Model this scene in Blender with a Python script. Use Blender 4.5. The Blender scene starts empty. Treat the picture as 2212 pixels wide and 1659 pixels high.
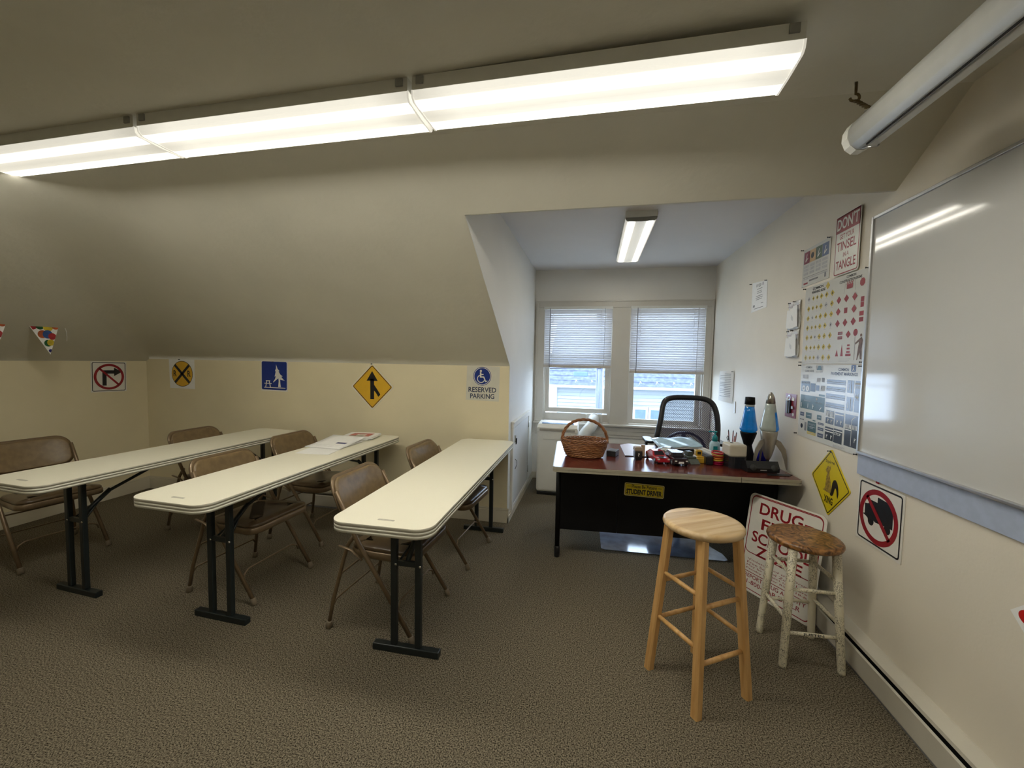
import bpy, bmesh, math, random
from mathutils import Matrix, Vector
PI = math.pi
R = math.radians
random.seed(7)
scene = bpy.context.scene
C = scene.collection

# ------------------------------------------------------------------ camera, world, light, exposure
cam_d = bpy.data.cameras.new('camera')
cam_d.sensor_width = 36.0
cam_d.lens = 870.0 / 2212.0 * 36.0
cam_d.clip_start = 0.02
cam_d.clip_end = 300
cam = bpy.data.objects.new('camera', cam_d)
C.objects.link(cam)
def cam_matrix(yaw, pitch, roll, loc):
    c, s = math.cos, math.sin
    Ry = Matrix(((c(yaw), 0, -s(yaw)), (0, 1, 0), (s(yaw), 0, c(yaw))))
    Rx = Matrix(((1, 0, 0), (0, c(pitch), -s(pitch)), (0, s(pitch), c(pitch))))
    Rz = Matrix(((c(roll), -s(roll), 0), (s(roll), c(roll), 0), (0, 0, 1)))
    B = Matrix(((1, 0, 0), (0, 0, -1), (0, 1, 0)))
    M = Rz @ Rx @ Ry @ B
    r, d, f = Vector(M[0]), Vector(M[1]), Vector(M[2])
    m = Matrix.Identity(4)
    for i in range(3):
        m[i][0] = r[i]; m[i][1] = -d[i]; m[i][2] = -f[i]; m[i][3] = loc[i]
    return m
cam.matrix_world = cam_matrix(-0.1990, 0.0575, 0.0180, (0, 0, 1.42))
scene.camera = cam

world = bpy.data.worlds.new('sky')
scene.world = world
world.use_nodes = True
wn = world.node_tree.nodes
bg = wn['Background']
bg.inputs[0].default_value = (0.66, 0.80, 1.0, 1)
bg.inputs[1].default_value = 2.1

vs = scene.view_settings
vs.view_transform = 'Standard'
vs.look = 'None'
vs.gamma = 1.0
vs.use_curve_mapping = False
vs.exposure = 2.4
LAMP = 24.0          # strength of the ceiling fixtures' diffusers
LAMP_D = 13.0        # the alcove fixture

sun_d = bpy.data.lights.new('sun', 'SUN')
sun_d.energy = 0.35
sun_d.angle = R(2)
sun_d.color = (1, 0.97, 0.9)
sun = bpy.data.objects.new('sun', sun_d)
C.objects.link(sun)
sun.rotation_euler = Vector((0.35, 0.8, -0.55)).to_track_quat('-Z', 'Y').to_euler()
sun.location = (0, -8, 12)

# ------------------------------------------------------------------ materials
MATS = {}
def mat(name, col, rough=0.5, metal=0.0, var=0.0, vscale=20.0, bump=0.0, bscale=60.0, spec=0.5, alpha=1.0,
        trans=0.0, emit=None, estr=0.0, col2=None, coat=0.0, detail=3.0):
    if name in MATS: return MATS[name]
    m = bpy.data.materials.new(name); m.use_nodes = True
    nt = m.node_tree; n = nt.nodes; L = nt.links
    b = n['Principled BSDF']
    b.inputs['Base Color'].default_value = (*col, 1)
    b.inputs['Roughness'].default_value = rough
    b.inputs['Metallic'].default_value = metal
    b.inputs['Specular IOR Level'].default_value = spec
    b.inputs['Alpha'].default_value = alpha
    b.inputs['Transmission Weight'].default_value = trans
    b.inputs['Coat Weight'].default_value = coat
    if emit:
        b.inputs['Emission Color'].default_value = (*emit, 1)
        b.inputs['Emission Strength'].default_value = estr
    tc = n.new('ShaderNodeTexCoord')
    if var > 0 or col2:
        t = n.new('ShaderNodeTexNoise'); t.inputs['Scale'].default_value = vscale; t.inputs['Detail'].default_value = detail
        L.new(tc.outputs['Object'], t.inputs['Vector'])
        r = n.new('ShaderNodeValToRGB')
        a = col if col2 else tuple(max(0, x * (1 - var)) for x in col)
        c = col2 if col2 else tuple(min(1, x * (1 + var)) for x in col)
        r.color_ramp.elements[0].position = 0.35; r.color_ramp.elements[1].position = 0.65
        r.color_ramp.elements[0].color = (*a, 1); r.color_ramp.elements[1].color = (*c, 1)
        L.new(t.outputs['Fac'], r.inputs[0]); L.new(r.outputs[0], b.inputs['Base Color'])
    if bump > 0:
        t2 = n.new('ShaderNodeTexNoise'); t2.inputs['Scale'].default_value = bscale; t2.inputs['Detail'].default_value = 4
        L.new(tc.outputs['Object'], t2.inputs['Vector'])
        bp = n.new('ShaderNodeBump'); bp.inputs['Strength'].default_value = bump; bp.inputs['Distance'].default_value = 0.01
        L.new(t2.outputs['Fac'], bp.inputs['Height']); L.new(bp.outputs[0], b.inputs['Normal'])
    MATS[name] = m
    return m

M_ceil = mat('ceiling_plaster', (0.655, 0.635, 0.55), 0.85, var=0.02, vscale=3, bump=0.18, bscale=28)
M_wallr = mat('cream_paint_daylit', (0.74, 0.685, 0.58), 0.55, var=0.02, vscale=3, bump=0.05, bscale=90)  # same cream paint, with the greyer tone of daylight put into the colour
M_wall = mat('wall_cream_paint', (0.74, 0.66, 0.455), 0.6, var=0.02, vscale=3, bump=0.05, bscale=90)
M_dormer = mat('alcove_white_paint', (0.74, 0.72, 0.67), 0.5, var=0.015, vscale=3, bump=0.04, bscale=80)
M_dceil = mat('alcove_ceiling_paint', (0.66, 0.635, 0.62), 0.7, var=0.015, vscale=3, bump=0.05, bscale=60)
M_trim = mat('trim_paint', (0.60, 0.57, 0.51), 0.35, var=0.02, vscale=6)
M_base = mat('baseboard_paint', (0.62, 0.57, 0.45), 0.4, var=0.02, vscale=6)
M_carpet = mat('carpet', (0.018, 0.014, 0.008), 1.0, col2=(0.27, 0.23, 0.165), vscale=190, bump=0.35, bscale=260, spec=0.05, detail=6)
M_tabletop = mat('table_laminate', (0.76, 0.73, 0.60), 0.33, var=0.015, vscale=300, detail=2)
M_tedge = mat('table_edge', (0.58, 0.56, 0.47), 0.45, var=0.02, vscale=30)
M_tleg = mat('table_leg_enamel', (0.012, 0.017, 0.018), 0.35, var=0.1, vscale=30)
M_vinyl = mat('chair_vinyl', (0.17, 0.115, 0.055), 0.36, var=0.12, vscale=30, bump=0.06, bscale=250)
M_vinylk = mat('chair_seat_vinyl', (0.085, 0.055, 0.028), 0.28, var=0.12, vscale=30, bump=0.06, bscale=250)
M_cframe = mat('chair_tube_enamel', (0.185, 0.13, 0.075), 0.3, metal=0.35, var=0.06, vscale=40)
M_rubber = mat('rubber_foot', (0.17, 0.135, 0.09), 0.7, var=0.1, vscale=40)
M_bolt = mat('bolt_steel', (0.7, 0.7, 0.68), 0.25, metal=1.0, var=0.05)
M_black = mat('black_enamel', (0.003, 0.003, 0.0035), 0.5, spec=0.2, var=0.2, vscale=10)
M_blackpl = mat('black_plastic', (0.012, 0.012, 0.014), 0.35, var=0.2, vscale=20)
M_mahog = mat('mahogany_laminate', (0.075, 0.014, 0.010), 0.2, col2=(0.13, 0.028, 0.018), vscale=14, spec=0.6)
M_deskedge = mat('desk_edge_trim', (0.33, 0.30, 0.23), 0.35, var=0.05, vscale=20)
M_alu = mat('aluminium', (0.5, 0.5, 0.5), 0.35, metal=0.9, var=0.05, vscale=30)
M_board = mat('whiteboard_enamel', (0.58, 0.58, 0.565), 0.085, var=0.01, vscale=4, spec=0.55)
M_rail = mat('blue_grey_rail', (0.40, 0.46, 0.60), 0.45, var=0.04, vscale=30)
M_heater = mat('heater_enamel', (0.56, 0.53, 0.45), 0.35, var=0.02, vscale=10)
M_dark = mat('dark_gap', (0.004, 0.004, 0.004), 0.9, var=0.2)
M_white = mat('white_plastic', (0.70, 0.70, 0.66), 0.35, var=0.02, vscale=20)
M_paper = mat('paper', (0.84, 0.84, 0.82), 0.6, var=0.015, vscale=30)
M_poster = mat('laminated_poster', (0.64, 0.64, 0.60), 0.22, var=0.015, vscale=8)
M_signw = mat('sign_white', (0.74, 0.72, 0.66), 0.3, var=0.015, vscale=12)
M_red = mat('sign_red', (0.28, 0.010, 0.018), 0.35, var=0.05, vscale=15)
M_pred = mat('print_red', (0.30, 0.035, 0.045), 0.4, var=0.1, vscale=60)
M_ink = mat('print_black', (0.010, 0.010, 0.012), 0.4, var=0.2, vscale=40)
M_grey = mat('print_grey', (0.22, 0.22, 0.23), 0.5, var=0.1, vscale=40)
M_lgrey = mat('print_light_grey', (0.42, 0.42, 0.42), 0.5, var=0.1, vscale=40)
M_yel = mat('sign_yellow', (0.72, 0.42, 0.03), 0.35, var=0.03, vscale=12)
M_yel2 = mat('sign_bright_yellow', (0.70, 0.55, 0.02), 0.35, var=0.03, vscale=12)
M_blue = mat('sign_blue', (0.006, 0.03, 0.22), 0.35, var=0.05, vscale=12)
M_nblue = mat('print_navy', (0.018, 0.03, 0.075), 0.3, var=0.1, vscale=30)
M_green = mat('print_green', (0.015, 0.07, 0.065), 0.3, var=0.1, vscale=30)
M_pin = mat('push_pin_plastic', (0.01, 0.01, 0.012), 0.3, var=0.1)
M_clearbag = mat('plastic_bag', (0.72, 0.72, 0.72), 0.12, var=0.1, vscale=30, bump=0.5, bscale=35)

def wood(name, c1, c2, axis=0, planks=0.0, rough=0.35, rings=9.0, pk=0.55):
    m = bpy.data.materials.new(name); m.use_nodes = True
    nt = m.node_tree; n = nt.nodes; L = nt.links; b = n['Principled BSDF']
    b.inputs['Roughness'].default_value = rough
    tc = n.new('ShaderNodeTexCoord'); mp = n.new('ShaderNodeMapping')
    sc = [26, 26, 26]; sc[axis] = 2.2
    mp.inputs['Scale'].default_value = sc
    L.new(tc.outputs['Object'], mp.inputs['Vector'])
    t = n.new('ShaderNodeTexNoise'); t.inputs['Scale'].default_value = 1.6; t.inputs['Detail'].default_value = 5
    t.inputs['Distortion'].default_value = 0.6
    L.new(mp.outputs[0], t.inputs['Vector'])
    r = n.new('ShaderNodeValToRGB')
    r.color_ramp.elements[0].position = 0.3; r.color_ramp.elements[1].position = 0.7
    r.color_ramp.elements[0].color = (*c1, 1); r.color_ramp.elements[1].color = (*c2, 1)
    L.new(t.outputs['Fac'], r.inputs[0])
    out = r.outputs[0]
    if planks:
        sx = n.new('ShaderNodeSeparateXYZ'); L.new(tc.outputs['Object'], sx.inputs[0])
        mu = n.new('ShaderNodeMath'); mu.operation = 'MULTIPLY'; mu.inputs[1].default_value = planks
        L.new(sx.outputs[1 - axis if axis < 2 else 0], mu.inputs[0])
        fl = n.new('ShaderNodeMath'); fl.operation = 'FLOOR'; L.new(mu.outputs[0], fl.inputs[0])
        w = n.new('ShaderNodeTexWhiteNoise'); w.noise_dimensions = '1D'; L.new(fl.outputs[0], w.inputs['W'])
        mm = n.new('ShaderNodeMath'); mm.operation = 'MULTIPLY_ADD'; mm.inputs[1].default_value = 1 - pk; mm.inputs[2].default_value = pk
        L.new(w.outputs['Value'], mm.inputs[0])
        mx = n.new('ShaderNodeMix'); mx.data_type = 'RGBA'; mx.blend_type = 'MULTIPLY'; mx.inputs[0].default_value = 1
        L.new(out, mx.inputs[6]); L.new(mm.outputs[0], mx.inputs[7]); out = mx.outputs[2]
    L.new(out, b.inputs['Base Color'])
    return m
M_oak = wood('pale_oak_seat', (0.64, 0.43, 0.20), (0.84, 0.62, 0.36), 0, 17.0, 0.25, pk=0.70)
M_oakleg = wood('oak_leg', (0.50, 0.27, 0.085), (0.68, 0.42, 0.17), 2, 0, 0.35)
M_mix = mat('worn_seat_wood', (0.055, 0.022, 0.009), 0.3, col2=(0.36, 0.17, 0.05), vscale=22, detail=8)
MATS['worn_seat_wood'].node_tree.nodes['Noise Texture'].inputs['Distortion'].default_value = 2.2
M_wicker = wood('wicker_cane', (0.16, 0.055, 0.018), (0.36, 0.16, 0.06), 0, 0, 0.32)

def scribble():
    m = bpy.data.materials.new('scribbled_white_paint'); m.use_nodes = True
    nt = m.node_tree; n = nt.nodes; L = nt.links; b = n['Principled BSDF']
    b.inputs['Roughness'].default_value = 0.4
    tc = n.new('ShaderNodeTexCoord'); mp = n.new('ShaderNodeMapping'); mp.inputs['Scale'].default_value = (70, 70, 34)
    L.new(tc.outputs['Object'], mp.inputs[0])
    t = n.new('ShaderNodeTexNoise'); t.inputs['Scale'].default_value = 1.7; t.inputs['Detail'].default_value = 3
    t.inputs['Distortion'].default_value = 1.5
    L.new(mp.outputs[0], t.inputs['Vector'])
    r = n.new('ShaderNodeValToRGB'); e = r.color_ramp.elements
    e[0].position = 0.0; e[0].color = (0.66, 0.61, 0.46, 1)
    e[1].position = 1.0; e[1].color = (0.66, 0.61, 0.46, 1)
    for p, c in ((0.470, (0.66, 0.61, 0.46, 1)), (0.488, (0.02, 0.02, 0.018, 1)), (0.512, (0.02, 0.02, 0.018, 1)), (0.530, (0.66, 0.61, 0.46, 1))):
        x = e.new(p); x.color = c
    L.new(t.outputs['Fac'], r.inputs[0])
    t2 = n.new('ShaderNodeTexNoise'); t2.inputs['Scale'].default_value = 13
    L.new(tc.outputs['Object'], t2.inputs['Vector'])
    r2 = n.new('ShaderNodeValToRGB'); r2.color_ramp.elements[0].position = 0.42; r2.color_ramp.elements[1].position = 0.46
    L.new(t2.outputs['Fac'], r2.inputs[0])
    mx = n.new('ShaderNodeMix'); mx.data_type = 'RGBA'; mx.inputs[6].default_value = (0.66, 0.61, 0.46, 1)
    L.new(r2.outputs[0], mx.inputs[0]); L.new(r.outputs[0], mx.inputs[7]); L.new(mx.outputs[2], b.inputs['Base Color'])
    return m
M_scrib = scribble()

def lens_mat(name, strength, x_axis_len, axis):
    # prismatic diffuser of a fluorescent fixture: tube glow painted as two stripes in its emission
    m = bpy.data.materials.new(name); m.use_nodes = True
    nt = m.node_tree; n = nt.nodes; L = nt.links
    b = n['Principled BSDF']; b.inputs['Base Color'].default_value = (0.7, 0.7, 0.66, 1); b.inputs['Roughness'].default_value = 0.3
    tc = n.new('ShaderNodeTexCoord'); sx = n.new('ShaderNodeSeparateXYZ'); L.new(tc.outputs['Object'], sx.inputs[0])
    ab = n.new('ShaderNodeMath'); ab.operation = 'ABSOLUTE'; L.new(sx.outputs[1], ab.inputs[0])
    r = n.new('ShaderNodeValToRGB'); r.color_ramp.interpolation = 'LINEAR'
    e = r.color_ramp.elements
    mu = n.new('ShaderNodeMath'); mu.operation = 'MULTIPLY'; mu.inputs[1].default_value = 1 / 0.13; L.new(ab.outputs[0], mu.inputs[0])
    e[0].position = 0.0; e[0].color = (0.0066,) * 3 + (1,)
    e[1].position = 1.0; e[1].color = (0.0060,) * 3 + (1,)
    for p, v in ((0.26, 0.0076), (0.39, 0.05), (0.5, 0.96), (0.61, 0.05), (0.74, 0.0070)):
        x = e.new(p); x.color = (v, v, v, 1)
    L.new(mu.outputs[0], r.inputs[0])
    ax = n.new('ShaderNodeMath'); ax.operation = 'ABSOLUTE'; L.new(sx.outputs[0], ax.inputs[0])
    r2 = n.new('ShaderNodeMapRange'); r2.inputs[1].default_value = x_axis_len / 2 - 0.16; r2.inputs[2].default_value = x_axis_len / 2 - 0.02
    r2.inputs[3].default_value = 1.0; r2.inputs[4].default_value = 0.75
    L.new(ax.outputs[0], r2.inputs[0])
    m2 = n.new('ShaderNodeMath'); m2.operation = 'MULTIPLY'; L.new(r.outputs[0], m2.inputs[0]); L.new(r2.outputs[0], m2.inputs[1])
    m3 = n.new('ShaderNodeMath'); m3.operation = 'MULTIPLY'; m3.inputs[1].default_value = strength; L.new(m2.outputs[0], m3.inputs[0])
    b.inputs['Emission Color'].default_value = (1.0, 0.955, 0.825, 1)
    L.new(m3.outputs[0], b.inputs['Emission Strength'])
    return m

def glass_mat(name, tint=(1, 1, 1), gloss=0.08):
    m = bpy.data.materials.new(name); m.use_nodes = True
    nt = m.node_tree; n = nt.nodes; L = nt.links
    out = n['Material Output']; n.remove(n['Principled BSDF'])
    t = n.new('ShaderNodeBsdfTransparent'); t.inputs[0].default_value = (*tint, 1)
    g = n.new('ShaderNodeBsdfGlossy'); g.inputs['Roughness'].default_value = 0.02
    mx = n.new('ShaderNodeMixShader'); mx.inputs[0].default_value = gloss
    L.new(t.outputs[0], mx.inputs[1]); L.new(g.outputs[0], mx.inputs[2]); L.new(mx.outputs[0], out.inputs[0])
    return m
M_glass = glass_mat('window_glass', (0.95, 0.98, 1.0), 0.05)
M_jarglass = glass_mat('clear_glass', (0.86, 0.9, 0.9), 0.18)

def slat_mat():
    m = bpy.data.materials.new('blind_slat'); m.use_nodes = True
    nt = m.node_tree; n = nt.nodes; L = nt.links
    out = n['Material Output']; b = n['Principled BSDF']
    b.inputs['Base Color'].default_value = (0.70, 0.68, 0.66, 1); b.inputs['Roughness'].default_value = 0.4
    t = n.new('ShaderNodeBsdfTranslucent'); t.inputs[0].default_value = (0.62, 0.66, 0.78, 1)
    mx = n.new('ShaderNodeMixShader'); mx.inputs[0].default_value = 0.085
    L.new(b.outputs[0], mx.inputs[1]); L.new(t.outputs[0], mx.inputs[2]); L.new(mx.outputs[0], out.inputs[0])
    return m
M_slat = slat_mat()

def mesh_fabric():
    m = bpy.data.materials.new('chair_mesh_fabric'); m.use_nodes = True
    nt = m.node_tree; n = nt.nodes; L = nt.links
    out = n['Material Output']; b = n['Principled BSDF']
    b.inputs['Base Color'].default_value = (0.045, 0.04, 0.11, 1); b.inputs['Roughness'].default_value = 0.6
    tc = n.new('ShaderNodeTexCoord')
    w = n.new('ShaderNodeTexWave'); w.inputs['Scale'].default_value = 34; w.inputs['Distortion'].default_value = 1.5
    w.wave_type = 'BANDS'; w.bands_direction = 'DIAGONAL'
    L.new(tc.outputs['Object'], w.inputs[0])
    mr = n.new('ShaderNodeMapRange'); mr.inputs[3].default_value = 0.42; mr.inputs[4].default_value = 0.88
    L.new(w.outputs['Fac'], mr.inputs[0])
    t = n.new('ShaderNodeBsdfTransparent')
    mx = n.new('ShaderNodeMixShader')
    L.new(mr.outputs[0], mx.inputs[0]); L.new(t.outputs[0], mx.inputs[1]); L.new(b.outputs[0], mx.inputs[2]); L.new(mx.outputs[0], out.inputs[0])
    return m
M_mesh = mesh_fabric()

# ------------------------------------------------------------------ geometry collector
class G:
    def __init__(s): s.v = []; s.f = []; s.fm = []; s.fs = []; s.mats = []
    def mi(s, m):
        if m not in s.mats: s.mats.append(m)
        return s.mats.index(m)
    def add(s, vs_, fs_, m, M=None, smooth=False):
        o = len(s.v); k = s.mi(m)
        for p in vs_:
            p = Vector(p)
            s.v.append(M @ p if M is not None else p)
        for f in fs_:
            s.f.append([i + o for i in f]); s.fm.append(k); s.fs.append(smooth)
        return s
    def box(s, x0, x1, y0, y1, z0, z1, m, M=None, bev=0.0, seg=2):
        bm = bmesh.new(); bmesh.ops.create_cube(bm, size=1)
        for v in bm.verts:
            v.co = Vector(((x0 + x1) / 2 + v.co.x * (x1 - x0), (y0 + y1) / 2 + v.co.y * (y1 - y0), (z0 + z1) / 2 + v.co.z * (z1 - z0)))
        if bev > 0:
            bmesh.ops.bevel(bm, geom=bm.edges[:], offset=bev, segments=seg, affect='EDGES', profile=0.5)
        bm.verts.index_update()
        s.add([v.co.copy() for v in bm.verts], [[v.index for v in f.verts] for f in bm.faces], m, M, False)
        bm.free(); return s
    def tube(s, pts, r, m, seg=12, M=None, closed=False, flat=None, smooth=True):
        pts = [Vector(p) for p in pts]; n = len(pts)
        rr = r if isinstance(r, (list, tuple)) else [r] * n
        tans = []
        for i in range(n):
            if closed: t = pts[(i + 1) % n] - pts[i - 1]
            elif i == 0: t = pts[1] - pts[0]
            elif i == n - 1: t = pts[-1] - pts[-2]
            else: t = (pts[i + 1] - pts[i]).normalized() + (pts[i] - pts[i - 1]).normalized()
            tans.append(t.normalized())
        up = Vector((0, 0, 1)) if abs(tans[0].z) < 0.9 else Vector((1, 0, 0))
        u = tans[0].cross(up).normalized(); vs_ = []
        for i in range(n):
            u = (u - tans[i] * u.dot(tans[i])).normalized(); w = tans[i].cross(u)
            for k in range(seg):
                a = 2 * PI * (k + 0.5) / seg
                fx, fy = (1, 1) if not flat else flat
                vs_.append(pts[i] + (u * math.cos(a) * fx + w * math.sin(a) * fy) * rr[i])
        fs_ = []
        for i in range(n if closed else n - 1):
            j = (i + 1) % n
            for k in range(seg):
                k2 = (k + 1) % seg
                fs_.append([i * seg + k, i * seg + k2, j * seg + k2, j * seg + k])
        s.add(vs_, fs_, m, M, smooth)
        if not closed:
            s.add(vs_[:seg], [list(range(seg))[::-1]], m, M); s.add(vs_[-seg:], [list(range(seg))], m, M)
        return s
    def lathe(s, prof, m, seg=24, M=None, smooth=True, sx=1.0, sy=1.0):
        vs_ = []; n = len(prof)
        for (r, z) in prof:
            for k in range(seg):
                a = 2 * PI * k / seg; vs_.append((r * math.cos(a) * sx, r * math.sin(a) * sy, z))
        fs_ = [[i * seg + k, i * seg + (k + 1) % seg, (i + 1) * seg + (k + 1) % seg, (i + 1) * seg + k] for i in range(n - 1) for k in range(seg)]
        s.add(vs_, fs_, m, M, smooth)
        if prof[0][0] > 1e-4: s.add(vs_[:seg], [list(range(seg))[::-1]], m, M)
        if prof[-1][0] > 1e-4: s.add(vs_[-seg:], [list(range(seg))], m, M)
        return s
    def prism(s, p2, z0, z1, m, M=None, smooth=False):
        n = len(p2)
        s.add([(x, y, z0) for x, y in p2] + [(x, y, z1) for x, y in p2],
              [list(range(n))[::-1], list(range(n, 2 * n))] , m, M)
        s.add([(x, y, z0) for x, y in p2] + [(x, y, z1) for x, y in p2],
              [[i, (i + 1) % n, n + (i + 1) % n, n + i] for i in range(n)], m, M, smooth)
        return s
    def flat(s, p2, z, m, M=None):
        return s.add([(x, y, z) for x, y in p2], [list(range(len(p2)))], m, M)
    def ring(s, outer, inner, z, m, M=None):
        n = len(outer)
        return s.add([(x, y, z) for x, y in outer] + [(x, y, z) for x, y in inner],
                     [[i, (i + 1) % n, n + (i + 1) % n, n + i] for i in range(n)], m, M)
    def text(s, t, x0, y0, w, h, z, m, M=None, bold=0.0, rot=0.0, shear=0.0):
        cu = bpy.data.curves.new('t', 'FONT'); cu.body = t; cu.size = 1; cu.offset = bold; cu.resolution_u = 3
        cu.shear = shear
        ob = bpy.data.objects.new('t', cu)
        me = bpy.data.meshes.new_from_object(ob)
        vv = [v.co.copy() for v in me.vertices]; ff = [list(p.vertices) for p in me.polygons]
        bpy.data.objects.remove(ob); bpy.data.curves.remove(cu); bpy.data.meshes.remove(me)
        if not vv: return s
        ax, bx = min(v.x for v in vv), max(v.x for v in vv); ay, by = min(v.y for v in vv), max(v.y for v in vv)
        c, sn = math.cos(rot), math.sin(rot)
        out = []
        for v in vv:
            x = (v.x - ax) / (bx - ax) * w; y = (v.y - ay) / (by - ay) * h
            out.append((x0 + x * c - y * sn, y0 + x * sn + y * c, z))
        return s.add(out, ff, m, M)
    def build(s, name, parent=None, loc=None, rot=None, M=None):
        me = bpy.data.meshes.new(name)
        me.from_pydata([tuple(v) for v in s.v], [], s.f)
        for m in s.mats: me.materials.append(m)
        for p, k, sm in zip(me.polygons, s.fm, s.fs): p.material_index = k; p.use_smooth = sm
        me.update()
        bm = bmesh.new(); bm.from_mesh(me)
        bmesh.ops.remove_doubles(bm, verts=bm.verts[:], dist=1e-6)
        if name not in NOFLIP: bmesh.ops.recalc_face_normals(bm, faces=bm.faces[:])
        bm.to_mesh(me); bm.free()
        o = bpy.data.objects.new(name, me); C.objects.link(o)
        if parent is not None: o.parent = parent
        if loc is not None: o.location = loc
        if rot is not None: o.rotation_euler = rot
        if M is not None: o.matrix_world = M
        return o
NOFLIP = set()
def tag(o, label=None, cat=None, group=None, kind=None):
    if label: o['label'] = label
    if cat: o['category'] = cat
    if group: o['group'] = group
    if kind: o['kind'] = kind
    return o
def thing(name, label, cat, loc=(0, 0, 0), rotz=0.0, group=None, M=None):
    o = bpy.data.objects.new(name, None); o.empty_display_size = 0.05; C.objects.link(o)
    o.location = loc; o.rotation_euler = (0, 0, rotz)
    if M is not None: o.matrix_world = M
    return tag(o, label, cat, group)
def struct(o): o['kind'] = 'structure'; return o
def copy_tree(o, parent=None):
    c = o.copy(); C.objects.link(c)
    if parent is not None: c.parent = parent
    for ch in list(o.children): copy_tree(ch, c)
    return c

# 2D outlines
def rr(w, h, r, cx=0, cy=0, k=6):
    p = []
    for (sx, sy, a0) in ((1, 1, 0), (-1, 1, 90), (-1, -1, 180), (1, -1, 270)):
        for i in range(k + 1):
            a = R(a0 + 90 * i / k)
            p.append((cx + sx * (w / 2 - r) + r * math.cos(a), cy + sy * (h / 2 - r) + r * math.sin(a)))
    return p
def circ(r, cx=0, cy=0, n=40, a0=0): return [(cx + r * math.cos(a0 + 2 * PI * i / n), cy + r * math.sin(a0 + 2 * PI * i / n)) for i in range(n)]
def rot2(p, a, cx=0, cy=0):
    c, s = math.cos(a), math.sin(a)
    return [(cx + (x - cx) * c - (y - cy) * s, cy + (x - cx) * s + (y - cy) * c) for x, y in p]
def rect(x0, x1, y0, y1): return [(x0, y0), (x1, y0), (x1, y1), (x0, y1)]
def bar(x0, y0, x1, y1, w):
    d = Vector((x1 - x0, y1 - y0)).normalized(); nx, ny = -d.y * w / 2, d.x * w / 2
    return [(x0 + nx, y0 + ny), (x0 - nx, y0 - ny), (x1 - nx, y1 - ny), (x1 + nx, y1 + ny)]
# frames of the three walls that carry things: local x to the reader's right, y up, z off the wall
def on_right(y, z, x=1.285, roll=0.0):
    m = Matrix(((0, 0, -1, x), (-1, 0, 0, y), (0, 1, 0, z), (0, 0, 0, 1)))
    return m @ Matrix.Rotation(roll, 4, 'Z')
def on_front(x, z, y=3.385, roll=0.0):
    m = Matrix(((1, 0, 0, x), (0, 0, -1, y), (0, 1, 0, z), (0, 0, 0, 1)))
    return m @ Matrix.Rotation(roll, 4, 'Z')
def on_left(y, z, x=-4.6, roll=0.0):
    m = Matrix(((0, 0, 1, x), (1, 0, 0, y), (0, 1, 0, z), (0, 0, 0, 1)))
    return m @ Matrix.Rotation(roll, 4, 'Z')

# ------------------------------------------------------------------ the room
W = 1.285; XD = -0.705; YF = 3.385; YB = 4.816; XL = -4.6; H = 2.43; S = 0.6535; HD = 2.495
ZF = 1.372; ZL = 1.348
struct(G().box(-4.75, 1.4, -3.0, 4.95, -0.1, 0.0, M_carpet).build('floor'))
struct(G().box(-4.72, XD - 0.003, YF, YF + 0.12, 0, ZF, M_wall).build('wall_front'))
struct(G().box(XL - 0.12, XL, -3.0, YF + 0.12, 0, ZL, M_wall).build('wall_left'))
# alcove side wall, its upper edge follows the roof slope
def yzprism(poly, x0, x1, m):
    n = len(poly)
    g = G()
    g.add([(x0, y, z) for y, z in poly] + [(x1, y, z) for y, z in poly],
          [list(range(n)), list(range(n, 2 * n))] + [[i, (i + 1) % n, n + (i + 1) % n, n + i] for i in range(n)], m)
    return g
struct(yzprism([(YF + 0.002, 0), (YF + 0.002, ZF + 0.006), (2.121, 2.207), (2.118, 2.2075), (2.118, HD + 0.1), (4.95, HD + 0.1), (4.95, 0)], XD - 0.1, XD, M_dormer).build('wall_alcove_left'))
struct(G().box(W, W + 0.12, -3.0, 4.95, 0, 2.7, M_wallr).build('wall_right'))
struct(G().box(-4.72, W + 0.12, -3.12, -2.85, 0, ZL, M_wall).build('wall_back'))
# flat ceilings
struct(G().box(-2.95, W, -1.2, 1.768, H, H + 0.12, M_ceil).build('ceiling'))
struct(G().box(XD - 0.1, W, 2.118, 4.95, HD, HD + 0.1, M_dceil).build('ceiling'))
struct(G().box(XD - 0.1, W, 2.118, 2.134, 2.2005, HD + 0.1, M_ceil).build('ceiling'))
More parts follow.
